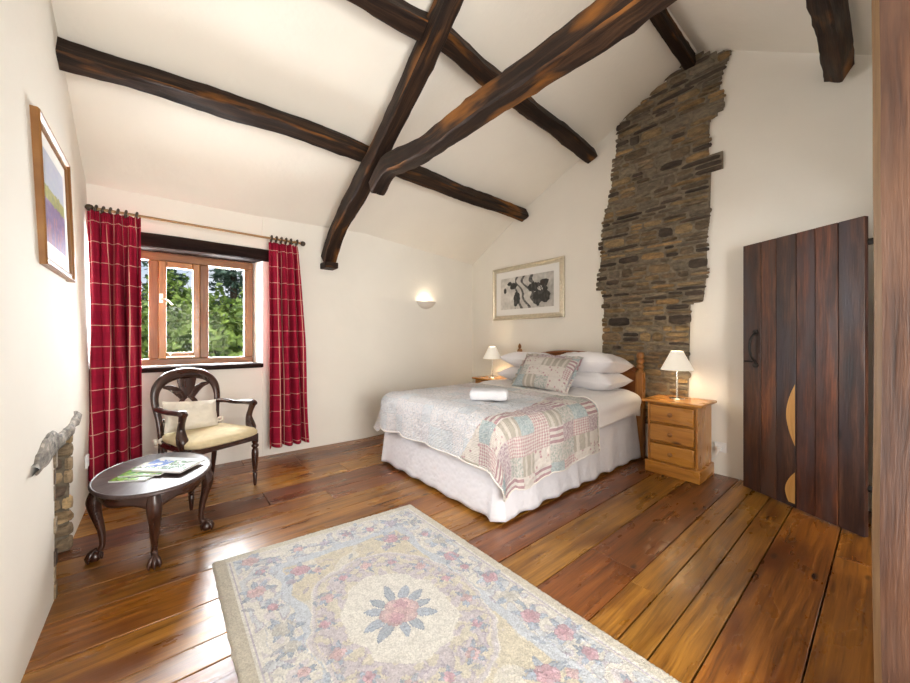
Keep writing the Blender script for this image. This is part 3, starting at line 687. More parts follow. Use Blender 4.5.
# ------------------------------------------------------------------ pictures
def colgrid(mb, y0, y1, z0, z1, fn, plane, n1=110, n2=80):
    mb.grid(lambda u, v: plane(y0 + (y1 - y0) * u, z0 + (z1 - z0) * v), n1, n2, col=fn)
def frame_bars(mb, a0, a1, b0, b1, w_, d, mp):
    # mitred frame: profile raised at outer edge
    for (p, q, r_, s_) in (((a0, b0), (a1, b0), (a1 - w_, b0 + w_), (a0 + w_, b0 + w_)), ((a1, b0), (a1, b1), (a1 - w_, b1 - w_), (a1 - w_, b0 + w_)), ((a1, b1), (a0, b1), (a0 + w_, b1 - w_), (a1 - w_, b1 - w_)), ((a0, b1), (a0, b0), (a0 + w_, b0 + w_), (a0 + w_, b1 - w_))):
        def L(t, o, i): return (o[0] * (1 - t) + i[0] * t, o[1] * (1 - t) + i[1] * t)
        prof_ = [(0, 0), (0, .8), (.12, 1), (.3, .95), (.5, .6), (.8, .62), (.9, .75), (1, .7), (1, 0)]
        P = []; 
        for t, dd in prof_: P.append(mp(*L(t, p, s_), dd * d)); P.append(mp(*L(t, q, r_), dd * d))
        ln = math.hypot(q[0] - p[0], q[1] - p[1])
        F = [(2 * i, 2 * i + 1, 2 * i + 3, 2 * i + 2) for i in range(len(prof_) - 1)]
        mb.add(P, F, [[(0, prof_[i][0] * w_), (ln, prof_[i][0] * w_), (ln, prof_[i + 1][0] * w_), (0, prof_[i + 1][0] * w_)] for i in range(len(prof_) - 1)])
pr = thing('framed_picture', 'wide champagne framed black and white flower print above the bed', 'picture', (3.8, 3.11, 1.45))
mp = lambda a, b9, d: (3.797 - d, a, b9)
mb = MB(); frame_bars(mb, 2.51, 3.71, 1.455, 2.195, .062, .035, mp); mb.build('frame', M['silver'], pr, True)
mb = MB(); mb.box((3.784, 2.565, 1.51), (3.797, 3.655, 2.14)); mb.build('mount', M['mat'], pr, True)
BL = [(.70, .62, .10, .14), (.60, .60, .07, .12), (.80, .52, .09, .11), (.86, .35, .08, .20), (.73, .28, .10, .20), (.83, .72, .08, .12), (.27, .72, .07, .10), (.20, .80, .05, .07), (.33, .3, .06, .2), (.10, .6, .03, .1)]
def flowers(u, v):
    u = 1 - u
    g = .66 - .25 * u + .2 * fb(u * 6, v * 4, 1) + .12 * fb(u * 25, v * 10, 4)
    s_ = abs(math.sin((u * 22 + v * 5 + 2.5 * fb(u * 3, v * 3, 7)))) ; 
    if .30 < u < .66 and s_ < .5: g = .10 + .1 * fb(u * 20, v * 20)
    for cx, cy, rx, ry in BL:
        q = ((u - cx) / rx) ** 2 + ((v - cy) / ry) ** 2 + .8 * fb(u * 12, v * 9, cx * 10)
        if q < 1: g = .015 + .09 * max(0, fb(u * 30, v * 8, 2))
    if ((u - .77) / .05) ** 2 + ((v - .56) / .08) ** 2 < 1 and fb(u * 60, v * 20) > -.1: g = .5
    return (g, g * .965, g * .90)
mb = MB(); colgrid(mb, 2.66, 3.56, 1.60, 2.04, flowers, lambda a, b9: (3.782, a, b9), 130, 64); mb.build('print', M['vc_paint'], pr, True, smooth=0)
# picture on the left wall, following the lean of the wall
pl_ = thing('framed_picture', 'narrow gilt framed landscape print in blues and mauves on the left wall', 'picture', (-.44, 2.7, 1.5))
def mpl(a, b9, d): t_ = (b9 - 1.5) / .75; x = -.437 + (.014) * (1 - t_) + (-.012) * t_; return (x + d, a, b9)
A0, A1, B0, B1 = 2.40, 3.10, 1.53, 2.225
mb = MB(); frame_bars(mb, A0, A1, B0, B1, .042, .035, mpl); mb.build('frame', M['goldframe'], pl_, True)
mb = MB(); P_ = [mpl(A0 + .05, B0 + .05, .015), mpl(A1 - .05, B0 + .05, .015), mpl(A1 - .05, B1 - .05, .015), mpl(A0 + .05, B1 - .05, .015)]; P_ += [(p[0] - .012, p[1], p[2]) for p in P_]
mb.add(P_, [(0, 1, 2, 3), (7, 6, 5, 4), (0, 4, 5, 1), (1, 5, 6, 2), (2, 6, 7, 3), (3, 7, 4, 0)]); mb.build('mount', M['mat'], pl_, True)
def land(u, v):
    k = fb(u * 7, v * 14, 3) * .5 + fb(u * 25, v * 30, 5) * .4; v = v + .05 * fb(u * 8, 2, 1)
    if v < .35 and fb(u * 14, v * 5, 11) > .1: return (.34 + .2 * k, .16, .22)
    if v > .62: c = (.42 + .1 * k, .48 + .1 * k, .62)
    elif v > .47: c = (.30 + .3 * k, .32 + .2 * k, .10)
    else: c = (.16 + .35 * max(0, k), .13 + .12 * k, .30 + .2 * k)
    return tuple(max(.02, x) for x in c)
mb = MB(); colgrid(mb, A0 + .13, A1 - .13, B0 + .13, B1 - .12, land, lambda a, b9: mpl(a, b9, .0165), 60, 70); mb.build('print', M['vc_paint'], pl_, True, smooth=0)

# ------------------------------------------------------------------ plank door
dv = Vector((3.232 - 3.623, .094 - .752, 0)).normalized(); dn = Vector((dv.y, -dv.x, 0)); dn = dn if dn.x < 0 else -dn
D0 = Vector((3.623, .752, 0))
def dpnt(s_, z, d=0): p = D0 + dv * s_ + dn * d; return (p.x, p.y, z)
door = bpy.data.objects.new('door_1', None)
mb = MB(); ss = [0, .145, .256, .39, .506, .632, .765]
dcol = [(.95, .95, .95), (1.6, 1.35, .95), (.85, .9, 1.0), (1.2, 1.0, .95), (1.35, 1.1, .95), (.75, .75, .85)]
for i in range(6):
    a, b10 = ss[i] + .002, ss[i + 1] - .002; z0 = .012; d0, d1 = -.03, random.uniform(-.001, .002)
    P = [dpnt(a, z0, d0), dpnt(b10, z0, d0), dpnt(b10, z0, d1), dpnt(a, z0, d1)]; z1a = 1.937 - .012 * a; z1b = 1.937 - .012 * b10
    P += [dpnt(a, z1a, d0), dpnt(b10, z1b, d0), dpnt(b10, z1b, d1), dpnt(a, z1a, d1)]
    F = [(0, 3, 2, 1), (4, 5, 6, 7), (0, 1, 5, 4), (1, 2, 6, 5), (2, 3, 7, 6), (3, 0, 4, 7)]; rv = random.random() * 9
    uvs = []
    for f in F: uvs.append([(P[q][2] + rv, rv + (a if q in (0, 3, 4, 7) else b10) + (.03 if q in (0, 1, 4, 5) else 0)) for q in f])
    mb.add(P, F, uvs, dcol[i])
door = struct(mb.build('door_1', M['door'], bevel=.003)); door['label'] = 'open dark plank door with iron pull handle'
mb = MB()
for zc in (.25, 1.0, 1.7):
    P = [dpnt(.04, zc - .06, -.055), dpnt(.74, zc - .06, -.055), dpnt(.74, zc - .06, -.030), dpnt(.04, zc - .06, -.030)]; P += [(p[0], p[1], zc + .06) for p in P]
    mb.add(P, [(0, 3, 2, 1), (4, 5, 6, 7), (0, 1, 5, 4), (1, 2, 6, 5), (2, 3, 7, 6), (3, 0, 4, 7)], [[(0, 0), (.7, 0), (.7, .1), (0, .1)]] * 6)
mb.build('ledge', M['beam'], door)
# pale sapwood edges on the third board
mb = MB()
def sap(zc, hh, wmax, cut=None):
    N_ = 14; P = []; 
    for i in range(N_ + 1):
        z = zc - hh + 2 * hh * i / N_; q = (z - zc) / hh; w_ = wmax * max(0.02, (1 - abs(q) ** 1.8))
        if cut and z < cut: continue
        P.append((z, w_))
    V = []; F = []
    for z, w_ in P: V += [dpnt(.386, z, .0035), dpnt(.386 - w_, z, .0035)]
    F = [(2 * i, 2 * i + 1, 2 * i + 3, 2 * i + 2) for i in range(len(P) - 1)]
    mb.add(V, F, [[(V[q][2], .1 * (q % 2)) for q in f] for f in F])
sap(.66, .215, .058); sap(.12, .14, .066, cut=.02)
so_ = mb.build('sapwood_edge', M['sap'], door); so_['label'] = 'pale crescent of sapwood'
mb = MB(); hp = [dpnt(.105, 1.235, .006), dpnt(.105, 1.22, .03), dpnt(.10, 1.17, .05), dpnt(.10, 1.10, .052), dpnt(.105, 1.05, .04), dpnt(.105, 1.02, .012), dpnt(.105, .99, .006)]
mb.tube(smooth_path(hp, 4), .0085, 8)
for z in (1.245, .99): mb.tube([dpnt(.105, z, .0), dpnt(.105, z, .008)], .022, 10)
mb.tube([dpnt(.02, 1.015, .010), dpnt(.11, 1.015, .012)], .006, 8); mb.build('door_handle', M['darkmetal'], door)
for z in (1.775, .30):
    mb = MB(); mb.tube([dpnt(.755, z, -.036), dpnt(.80, z, -.04), (3.30, .0, z)], .018, 6, square=1); mb.build('hinge', M['darkmetal'], door)

# ------------------------------------------------------------------ rug
RC = [Vector((.211, 2.283, 0)), Vector((1.384, 2.183, 0)), Vector((1.392, .36, 0)), Vector((.205, .40, 0))]
NX, NY = 210, 330
LX, LY = 1.18, 1.86
def roses(seed):
    r = random.Random(seed); return r
col_cream = np.array([.76, .73, .66]); col_beige = np.array([.66, .60, .47]); c_blue = np.array([.40, .46, .55]); c_lil = np.array([.52, .47, .55]); c_pink = np.array([.66, .42, .47]); c_rose = np.array([.70, .50, .50]); c_deep = np.array([.52, .20, .30]); c_tan = np.array([.56, .48, .36]); c_grey = np.array([.50, .51, .56]); c_edge = np.array([.62, .56, .44])
xx = np.linspace(0, LX, NX + 1)[None, :].repeat(NY + 1, 0); yy = np.linspace(0, LY, NY + 1)[:, None].repeat(NX + 1, 1)
img = np.zeros((NY + 1, NX + 1, 3)); img[:] = col_cream; hgt = np.zeros((NY + 1, NX + 1))
nzv = np.array([[fb(x * 9, y * 9, 2) for x in xx[0]] for y in yy[:, 0]]); nzf = np.array([[fb(x * 28, y * 28, 5) for x in xx[0]] for y in yy[:, 0]])
cx0, cy0 = LX / 2, LY / 2 - .05
dxm, dym = xx - cx0, yy - cy0
edge = np.minimum(np.minimum(xx, LX - xx), np.minimum(yy, LY - yy))
def put(mask, c, a=1.0, h=None):
    img[mask] = img[mask] * (1 - a) + c * a
    if h is not None: hgt[mask] += h
nzg = np.array([[fb(x * 17 + 3, y * 17, 15) for x in xx[0]] for y in yy[:, 0]])
inner = edge > .27 + .03 * nzv
put(inner, col_beige * 1.04)
put((edge > .225 + .03 * nzv) & (edge < .275 + .03 * nzv), c_blue * 1.25, .6, .001)
put((edge > .062) & (edge < .072), c_lil, .8, -.002); put(edge < .055, c_edge, .7); put((xx < .055), c_edge * .88, .8)  # left edge band darker still, its shadow side put into the colour
# scroll contours in the border and round the field
def contour(mask, f, lv, wd, c, a=.6): put(mask & (np.abs(f - lv) < wd), c, a, .0018)
bo = (edge > .08) & (edge < .23)
put(bo & (nzg > .22), c_blue * 1.3, .45, .001); contour(bo, nzg, .22, .035, c_lil * .9, .7); contour(bo, nzv, -.1, .03, c_grey, .6); put(bo & (nzg < -.3), c_lil * 1.15, .45, .001)
re = np.sqrt((dxm / .36) ** 2 + (dym / .47) ** 2) + .08 * nzv + .03 * nzg
put(re < 1.0, col_cream * 1.03)
put((re > .60) & (re < .95), col_beige * 1.02, .7); put((re > .60) & (re < .92) & (nzf + nzg > -.06), c_lil * 1.08, .65, .0015); contour((re > .64) & (re < .95), nzg, 0, .04, c_lil * .82, .7); put((re > .93) & (re < .985), c_lil * 1.05, .5, .001)
fld = inner & (re > 1.0); contour(fld, nzg, .30, .03, c_lil, .45); put(fld & (nzv > .26), col_cream, .7)
def leaf_blob(cx, cy, ang, L, W, c, a=.85):
    ca, sa = math.cos(ang), math.sin(ang); u = (xx - cx) * ca + (yy - cy) * sa; v = -(xx - cx) * sa + (yy - cy) * ca
    q = np.clip(u / L, 0, 1); wd = W * np.sin(np.pi * q) ** .8; m_ = (u > 0) & (u < L) & (np.abs(v) < wd); put(m_, c, a, .002); put(m_ & (np.abs(v) > wd - .004), c * .72, .6, -.001); put(m_ & (np.abs(v) < .002), c * .72, .6, -.001)
def rose(cx, cy, r, c, n_=5, seed=0, leaves=4):
    rr = random.Random(seed)
    for k in range(leaves): leaf_blob(cx, cy, k * 6.28 / max(1, leaves) + rr.random(), r * rr.uniform(1.7, 2.4), r * .36, c_blue * rr.uniform(.95, 1.25), .8)
    for k in range(n_ + 1):
        a = 2 * PI * k / n_ + rr.random() * .5; d = r * .55 if k < n_ else 0; px_, py_ = cx + d * math.cos(a), cy + d * math.sin(a); rad = r * rr.uniform(.45, .6)
        q = np.sqrt((xx - px_) ** 2 + (yy - py_) ** 2) / rad; put(q < 1, c * (1.0 + .16 * rr.uniform(-1, 1)), .8, .0012); put((q < 1) & (q > .80), c * .70, .6, -.002)
    q = np.sqrt((xx - cx) ** 2 + (yy - cy) ** 2) / (r * .28); put(q < 1, c * .8, .7)
rr0 = random.Random(4)
for k in range(11): leaf_blob(cx0 + .05 * math.cos(k * 2 * PI / 11 + .2), cy0 + .05 * math.sin(k * 2 * PI / 11 + .2), k * 2 * PI / 11 + .2 + rr0.uniform(-.15, .15), rr0.uniform(.095, .14), rr0.uniform(.019, .025), c_blue * (.88 + .2 * rr0.random()))
rose(cx0, cy0, .078, c_rose, 6, 1, 0); rose(cx0 + .02, cy0 - .03, .03, c_pink, 4, 2, 0); rose(cx0 - .03, cy0 + .03, .03, c_pink, 4, 3, 0); rose(cx0, cy0, .022, c_rose * 1.1, 4, 4, 0)
for k in range(14):
    a = 2 * PI * k / 14 + .3; rose(cx0 + .29 * math.cos(a), cy0 + .38 * math.sin(a), .022 if k % 2 else .028, c_pink if k % 2 else c_rose, 4, k + 5, 5)
rr = random.Random(9)
for k in range(13):
    for sx_ in (.155, LX - .155): rose(sx_ + rr.uniform(-.03, .03), .12 + k * .14 + rr.uniform(-.02, .02), rr.choice([.040, .03, .022]), rr.choice([c_pink, c_rose, c_lil * 1.1, col_cream * .86]), 5, 40 + k + int(sx_ * 10), 6)
for k in range(6):
    for sy_ in (.15, LY - .15): rose(.25 + k * .135, sy_ + rr.uniform(-.03, .03), rr.choice([.038, .025]), rr.choice([c_pink, c_rose, c_lil * 1.1]), 5, 80 + k + int(sy_ * 10), 6)
for sx_ in (.34, LX - .34):
    for sy_ in (.34, LY - .40):
        rose(sx_, sy_, .042, c_pink, 6, int(sx_ * 50 + sy_ * 9), 7); rose(sx_ + .07, sy_ + .05, .022, c_rose, 4, 7, 4); rose(sx_ - .06, sy_ + .07, .022, c_lil, 4, 8, 4)
for k in range(150):
    a, b11 = rr.uniform(.09, LX - .09), rr.uniform(.09, LY - .09); re_ = math.hypot((a - cx0) / .40, (b11 - cy0) / .52)
    if re_ > .7 and min(a, LX - a, b11, LY - b11) < .32 or .7 < re_ < 1: leaf_blob(a, b11, rr.random() * 6.28, rr.uniform(.03, .065), .010, rr.choice([c_blue, c_blue * 1.2, c_lil, c_grey]), .55)
img *= (1 + .10 * nzf)[..., None]; img *= (1 + rs.uniform(-.16, .16, (NY + 1, NX + 1)))[..., None]; img = np.clip(img * np.array([.86, .86, .87]), .02, .95)
mb = MB(); V = []
for j in range(NY + 1):
    for i in range(NX + 1):
        u, v = i / NX, j / NY; p = (RC[0] * (1 - u) + RC[1] * u) * (1 - v) + (RC[3] * (1 - u) + RC[2] * u) * v
        e = edge[j, i]; x, y = p.x, p.y
        if e < .004: x += .006 * fb(x * 20, y * 20, 1); y += .006 * fb(x * 20, y * 20, 8)
        V.append((x, y, .003 + .013 * min(1, (e / .012)) ** .5 + hgt[j, i] + rs.uniform(-.002, .002) if e > 1e-6 else .0015))
F = [(j * (NX + 1) + i, (j + 1) * (NX + 1) + i, (j + 1) * (NX + 1) + i + 1, j * (NX + 1) + i + 1) for j in range(NY) for i in range(NX)]
C_ = [tuple(float(q) for q in img[j, i]) for j in range(NY) for i in range(NX)]
mb.add(V, F, None, C_)
tag(mb.build('rug', M['vc_rug'], smooth=180, fixn=False), 'large cream wool rug with pastel rose medallion and blue leaf border on the floorboards', 'rug')

# ------------------------------------------------------------------ bed
BX0, BX1, BY0, BY1 = 1.70, 3.68, 1.625, 3.09
bed = thing('bed', 'double divan bed with white valance and brown wooden headboard', 'bed', (2.7, 2.36, 0))
mb = MB(); mb.box((BX0 + .01, BY0 + .01, .04), (BX1, BY1 - .01, .40)); mb.build('divan_base', M['linen'], bed, True, bevel=.02)
mb = MB(); mb.box((BX0, BY0, .40), (BX1, BY1, .60)); mb.build('mattress', M['linen'], bed, True, bevel=.06)
for x in (BX0 + .1, BX1 - .1):
    for y in (BY0 + .1, BY1 - .1): mb = MB(); mb.lathe([(.025, 0), (.03, .045)], (x, y, 0), 10); mb.build('leg', M['darkmetal'], bed, True)
# valance: rectangle path round three sides, flaring and rippling
path = []
def addseg(a, b12, k):
    for i in range(k): t = i / k; path.append((a[0] + (b12[0] - a[0]) * t, a[1] + (b12[1] - a[1]) * t))
cn = [(BX1 - .02, BY0), (BX0, BY0), (BX0, BY1), (BX1 - .02, BY1)]
pts_ = []; dd = 0
for s_ in range(3):
    a, b12 = Vector(cn[s_]), Vector(cn[s_ + 1]); L = (b12 - a).length; K = int(L / .012); t_ = (b12 - a).normalized(); nr = Vector((-t_.y, t_.x)); 
    cen = Vector((2.7, 2.36)); nr = nr if (a - cen).dot(nr) > 0 else -nr
    for i in range(K + 1): pts_.append((a + t_ * L * i / K, nr, dd + L * i / K, min(L * i / K, L - L * i / K), s_))
    dd += L
NVv = 16
def vfn(i, j):
    p, nr, d, ce, sid = pts_[i]; v = j / NVv
    rip = (.5 + .5 * math.sin(d * 24 + 2.5 * fb(d * 1.7, 0, 3))) * max(0, fb(d * .9, 4, 2) + .55) * .014 + .006 * fb(d * 14, 2, v)
    if sid == 1: rip *= .5
    pleat = math.exp(-(ce / .035) ** 2) * (.012 if sid != 1 else .02)
    off = .012 + v * .035 + rip * (.3 + v) + pleat * v
    z = .455 - v * (.43 + .012 * fb(d * 5, 8, 0) + .006 * math.sin(d * 24))
    return (p.x + nr.x * off, p.y + nr.y * off, z)
mb = MB(); n_ = len(pts_); V = [vfn(i, j) for j in range(NVv + 1) for i in range(n_)]
F = [(j * n_ + i, j * n_ + i + 1, (j + 1) * n_ + i + 1, (j + 1) * n_ + i) for j in range(NVv) for i in range(n_ - 1)]
UVv = [[(pts_[q % n_][2], (q // n_) / NVv * .45) for q in f] for f in F]
mb.add(V, F, UVv); mb.build('valance', M['valance'], bed, True, smooth=70, solid=.004)
# headboard
hb = MB()
def hbtop(y): t_ = (y - 2.37) / .75; return 1.035 - .13 * abs(t_) ** 2.2 - .03 * (abs(t_) > .9)
K = 40; V = []
for i in range(K + 1):
    y = 1.62 + 1.50 * i / K; zt_ = hbtop(y); V += [(3.70, y, .42), (3.70, y, zt_), (3.725, y, zt_), (3.725, y, .42)]
F = []; U_ = []
for i in range(K):
    for a, b13 in ((0, 1), (1, 2), (2, 3), (3, 0)): f = (4 * i + a, 4 * i + b13, 4 * i + 4 + b13, 4 * i + 4 + a); F.append(f); U_.append([(V[q][1], V[q][2]) for q in f])
hb.add(V, F, U_); hbo = hb.build('headboard', M['bedwood'], bed, True)
mb = MB(); mb.tube([(3.70, 1.62 + 1.5 * i / K, hbtop(1.62 + 1.5 * i / K)) for i in range(K + 1)], .02, 8); mb.build('top_rail', M['bedwood'], hbo, True)
for y in (1.59, 3.15):
    mb = MB(); mb.box((3.68, y - .035, 0), (3.75, y + .035, .86)); 
    mb.lathe([(.035, .86), (.030, .875), (.022, .885), (.036, .905), (.036, .925), (.024, .94), (.037, .955), (.037, .975), (.024, .99), (.034, 1.005), (.036, 1.03), (.026, 1.055), (.0, 1.062)], (3.715, y, 0), 16)
    if y > 2: mb.lathe([(.012, 1.055), (.022, 1.08), (.02, 1.10), (.006, 1.125), (.0, 1.13)], (3.715, y, 0), 12)
    mb.build('bed_post', M['postwood'], hbo, True, bevel=.004)

def drape(X, Y, r, flat, zt_, wob=0.0, seed=0, flare=.0):
    x0, y0, y1 = flat; ox = min(0, X - x0); oy = 0
    if Y < y0: oy = Y - y0
    elif Y > y1: oy = Y - y1
    rho = math.hypot(ox, oy); bx, by = X - ox, Y - oy
    if rho < 1e-6: return bx, by, zt_(bx, by)
    dx, dy = ox / rho, oy / rho
    if rho < r * PI / 2: a = rho / r; out_ = r * math.sin(a); dr = r * (1 - math.cos(a))
    else: e = rho - r * PI / 2; out_ = r + flare * e + wob * e; dr = r + e * .985
    return bx + dx * out_, by + dy * out_, zt_(bx, by) - dr
def ztop(x, y):
    return .655 + .018 * math.sin(min(1, max(0, (y - 1.6) / 1.5)) * PI) + .012 * fb(x * 2.2, y * 2.2, 3) + .005 * fb(x * 7, y * 7, 5) + .02 * max(0, x - 2.6)
# duvet
flat = (1.76, 1.665, 3.05)
def dfn(u, v):
    X = 1.56 + u * (3.62 - 1.56); Y = 1.665 - .30 + v * (3.05 - 1.665 + .60)
    x, y, z = drape(X, Y, .115, flat, lambda a, b14: ztop(a, b14) + .012 * max(0, a - 2.4) * 2)
    k = (.008 * fb(X * 5, Y * 9, 8) + .004 * fb(X * 16, Y * 20, 3)) * min(1, max(0, (X - 2.55) / .25))
    q = 0
    if Y < 1.665: q = min(1, (1.665 - Y) / .2); y -= .022 * math.sin(q * PI) * (1 + .6 * fb(X * 4, 0, 7)) * min(1, max(0, (X - 2.62) / .2)) ; 
    if Y > 3.05: q = min(1, (Y - 3.05) / .2); y += .02 * q
    if X > 3.5: z -= (X - 3.5) * .3
    return (x, y + k * (q > 0) - q * k, z + k * (1 - .5 * q))
mb = MB(); mb.grid(dfn, 120, 110); tag(mb.build('duvet', M['linen'], smooth=180, solid=.03), 'plump white duvet covering the mattress between the quilt and pillows', 'duvet')
# quilt
QX0, QX1, QYa, QYb = 1.745 - .415, 2.72, 1.65 - .545, 3.065 + .44
flatq = (1.745, 1.65, 3.065)
def qpos(u, v):
    X = QX0 + u * (QX1 - QX0); Y = QYa + v * (QYb - QYa)
    # scalloped, cut-off corner hems
    if v < .5: Y = max(Y, QYa) + .035 * (1 - abs(math.sin(u * 3.3 * PI + .4))) * (1 - v * 2) ** 4 + .05 * (u > .1) * (1 - v * 2) ** 3 * max(0, u - .4) * 1.6
    X += .025 * (1 - abs(math.sin(v * 6 * PI))) * (1 - u) ** 6
    # rounded corner: pull the corner in
    cu, cv = max(0, (.16 - u) / .16), max(0, (.12 - v) / .12)
    if cu > 0 and cv > 0: k = (cu * cv) * .055; X += k; Y += k
    cv2 = max(0, (v - .9) / .1)
    if cu > 0 and cv2 > 0: k = (cu * cv2) * .10; X += k; Y -= k
    X2 = X + (.06 * fb(v * 3, 2, 1) + .03) * u ** 4 + .06 * u ** 3 * (v < .3)
    x, y, z = drape(X2, Y, .125, flatq, lambda a, b15: ztop(a, b15) + .024, flare=.05)
    ox = max(0, 1.745 - X2); oy = max(0, 1.65 - Y, Y - 3.065); h_ = min(1, max(ox, oy) / .35)
    x += -.016 * math.sin(Y * 17 + 1) * h_ * (ox > 0) * min(1, ox / .3); s_ = -1 if Y < 2.3 else 1
    y += s_ * .018 * math.sin(X2 * 15) * min(1, oy / .3)
    k = .004 * fb(X * 18, Y * 18, 9)
    if Y > 3.065 and oy > .15: y += .45 * (oy - .15); z += .12 * (oy - .15)
    k2 = .0055 * fb(X * 34, Y * 34, 19) + .005 * fb(X * 16, Y * 16, 29)
    if ox > .12: x -= k2
    elif oy > .12: y += s_ * k2
    else: z += k2
    return (x, y, z + k * (1 - h_))
def qcol(u, v):
    X = QX0 + u * (QX1 - QX0); Y = QYa + v * (QYb - QYa)
    if Y < 1.69 + max(0, X - 2.0) * .3 + max(0, 1.72 - X) * .5: return (.14, .14, .14)
    if X > 2.5: return (.6, .6, .6)
    return (1.0, .99, .99)
mb = MB(); mb.grid(qpos, 190, 260, uvfn=lambda u, v: (QX0 + u * (QX1 - QX0), QYa + v * (QYb - QYa) + .03), col=qcol)
qo = tag(mb.build('patchwork_quilt', M['quilt'], smooth=180, solid=.009), 'pastel patchwork quilt draped over the foot of the bed, striped and checked side hanging down', 'quilt')
mb = MB()
pth = [Vector(qpos(u, 0)) for u in np.linspace(0, 1, 80)]; mb.tube(pth, .0055, 6)
pth = [Vector(qpos(0, v)) for v in np.linspace(0, 1, 100)]; mb.tube(pth, .0055, 6)
pth = [Vector(qpos(1, v)) + Vector((0, 0, .002)) for v in np.linspace(0, 1, 90)]; mb.tube(pth, .005, 6)
mb.build('binding', M['piping'], qo)

# pillows
def pillow_mesh(w_, d, h, seed=0, pts=3.0, uvs=1.0):
    mb = MB(); n1, n2 = 44, 32
    for sgn in (1, -1):
        def fn(u, v, sgn=sgn):
            a, b16 = u * 2 - 1, v * 2 - 1
            prof_ = (max(0, 1 - abs(a) ** pts) * max(0, 1 - abs(b16) ** pts)) ** .55
            sx_ = 1 - .075 * (1 - abs(a) ** 2) * 0 - .07 * (1 - b16 ** 2) * abs(a) ** 3; sy_ = 1 - .10 * (1 - a ** 2) * abs(b16) ** 3
            z = sgn * h / 2 * prof_ * (1 + .18 * fb(a * 2.2, b16 * 2.2, seed)) + .006 * fb(a * 7, b16 * 7, seed + 3) * prof_
            return (a * w_ / 2 * sx_, b16 * d / 2 * sy_, z)
        mb.grid(fn, n1, n2, uvfn=lambda u, v: (u * w_ * uvs, v * d * uvs), flip=(sgn < 0))
    return mb
def place_pillow(name, mb, mat, label, cat, loc, rot, group=None, par=None):
    R_ = Matrix.Rotation(rot[2], 3, 'Z') @ Matrix.Rotation(rot[1], 3, 'Y') @ Matrix.Rotation(rot[0], 3, 'X')
    mb.v = [tuple(R_ @ Vector(p)) for p in mb.v]
    o = mb.build(name, mat, par, smooth=180, fixn=False); o.location = loc
    if label: tag(o, label, cat, group)
    return o
G = 'white pillows stacked at the head of the bed'
# width runs along Y: pillow local x -> world Y
place_pillow('pillow', pillow_mesh(.70, .46, .20, 1), M['pillow'], 'lower white pillow of the stack beside the pine nightstand', 'pillow', (3.40, 1.965, .775), (0, 0, PI / 2), G)
place_pillow('pillow', pillow_mesh(.72, .48, .225, 2), M['pillow'], 'upper white pillow of the stack beside the pine nightstand', 'pillow', (3.43, 1.98, .935), (.13, .03, PI / 2 + .04), G)
place_pillow('pillow', pillow_mesh(.74, .46, .19, 5), M['pillow'], 'lower white pillow of the stack nearer the far wall', 'pillow', (3.40, 2.69, .77), (0, 0, PI / 2), G)
place_pillow('pillow', pillow_mesh(.76, .48, .20, 6), M['pillow'], 'upper white pillow of the stack nearer the far wall', 'pillow', (3.43, 2.67, .925), (.13, -.03, PI / 2 - .03), G)
mbp = pillow_mesh(.62, .42, .15, 9)
co = place_pillow('patchwork_cushion', mbp, M['patchcush'], 'pastel patchwork cushion with ruffled edge leaning on the white pillows', 'cushion', (3.03, 2.24, .845), (-.62 + 1.5 - .05, .02, PI / 2 + PI + .06))
# cushion ruffle
Rm = Matrix.Rotation(PI / 2 + PI + .06, 3, 'Z') @ Matrix.Rotation(.02, 3, 'Y') @ Matrix.Rotation(.83, 3, 'X')
def ruf(u, v):
    a = u * 4; sd = int(a) % 4; t_ = a - int(a); W_, D_ = .31, .21
    p = [(-W_ + 2 * W_ * t_, -D_), (W_, -D_ + 2 * D_ * t_), (W_ - 2 * W_ * t_, D_), (-W_, D_ - 2 * D_ * t_)][sd]
    nr = Vector((p[0] / W_, p[1] / D_, 0)); q = .012 + v * .028; e = 1 - .05 * (1 - v)
    return tuple(Rm @ Vector((p[0] * .95 + nr.x * q * (abs(nr.x) > .8), p[1] * .94 + nr.y * q * (abs(nr.y) > .8), .007 * math.sin(u * 160) * v)))
mb = MB(); mb.grid(ruf, 240, 3, uvfn=lambda u, v: (u * 2, v * .03), close_u=True); mb.build('ruffle', M['patchcush'], co, smooth=180, solid=.002)
# towels folded on quilt
def folded(name, cx, cy, z0, lx, ly, lz, rz, label, layers, cat='towel'):
    t = thing(name, label, cat, (cx, cy, z0), rz); 
    th = lz / layers
    for k in range(layers):
        def fn(u, v, k=k):
            a = 2 * PI * v; e = 5.0; ca, sa = math.cos(a), math.sin(a); r_ = (abs(ca) ** e + abs(sa) ** e) ** (-1 / e)
            q = u * 2 - 1; q = math.copysign(1 - (1 - abs(q)) ** 2.2, q); s_ = (1 - min(1, abs(q)) ** 16) ** .5
            return (q * lx / 2, ca * r_ * ly / 2 * s_ + .005 * fb(q * 3, a, k) * s_, th * (k + .5) + sa * r_ * th * .5 * s_ + .004 * fb(q * 4, ca * 2, k + 3) * s_)
        mb = MB(); mb.grid(fn, 48, 32, close_u=False); o = mb.build('fold', M['towel'], t, smooth=60)
    return t
folded('folded_towel', 2.07, 2.08, ztop(2.07, 2.08) + .03, .31, .20, .085, -.82, 'folded white towel lying on the quilt', 1)

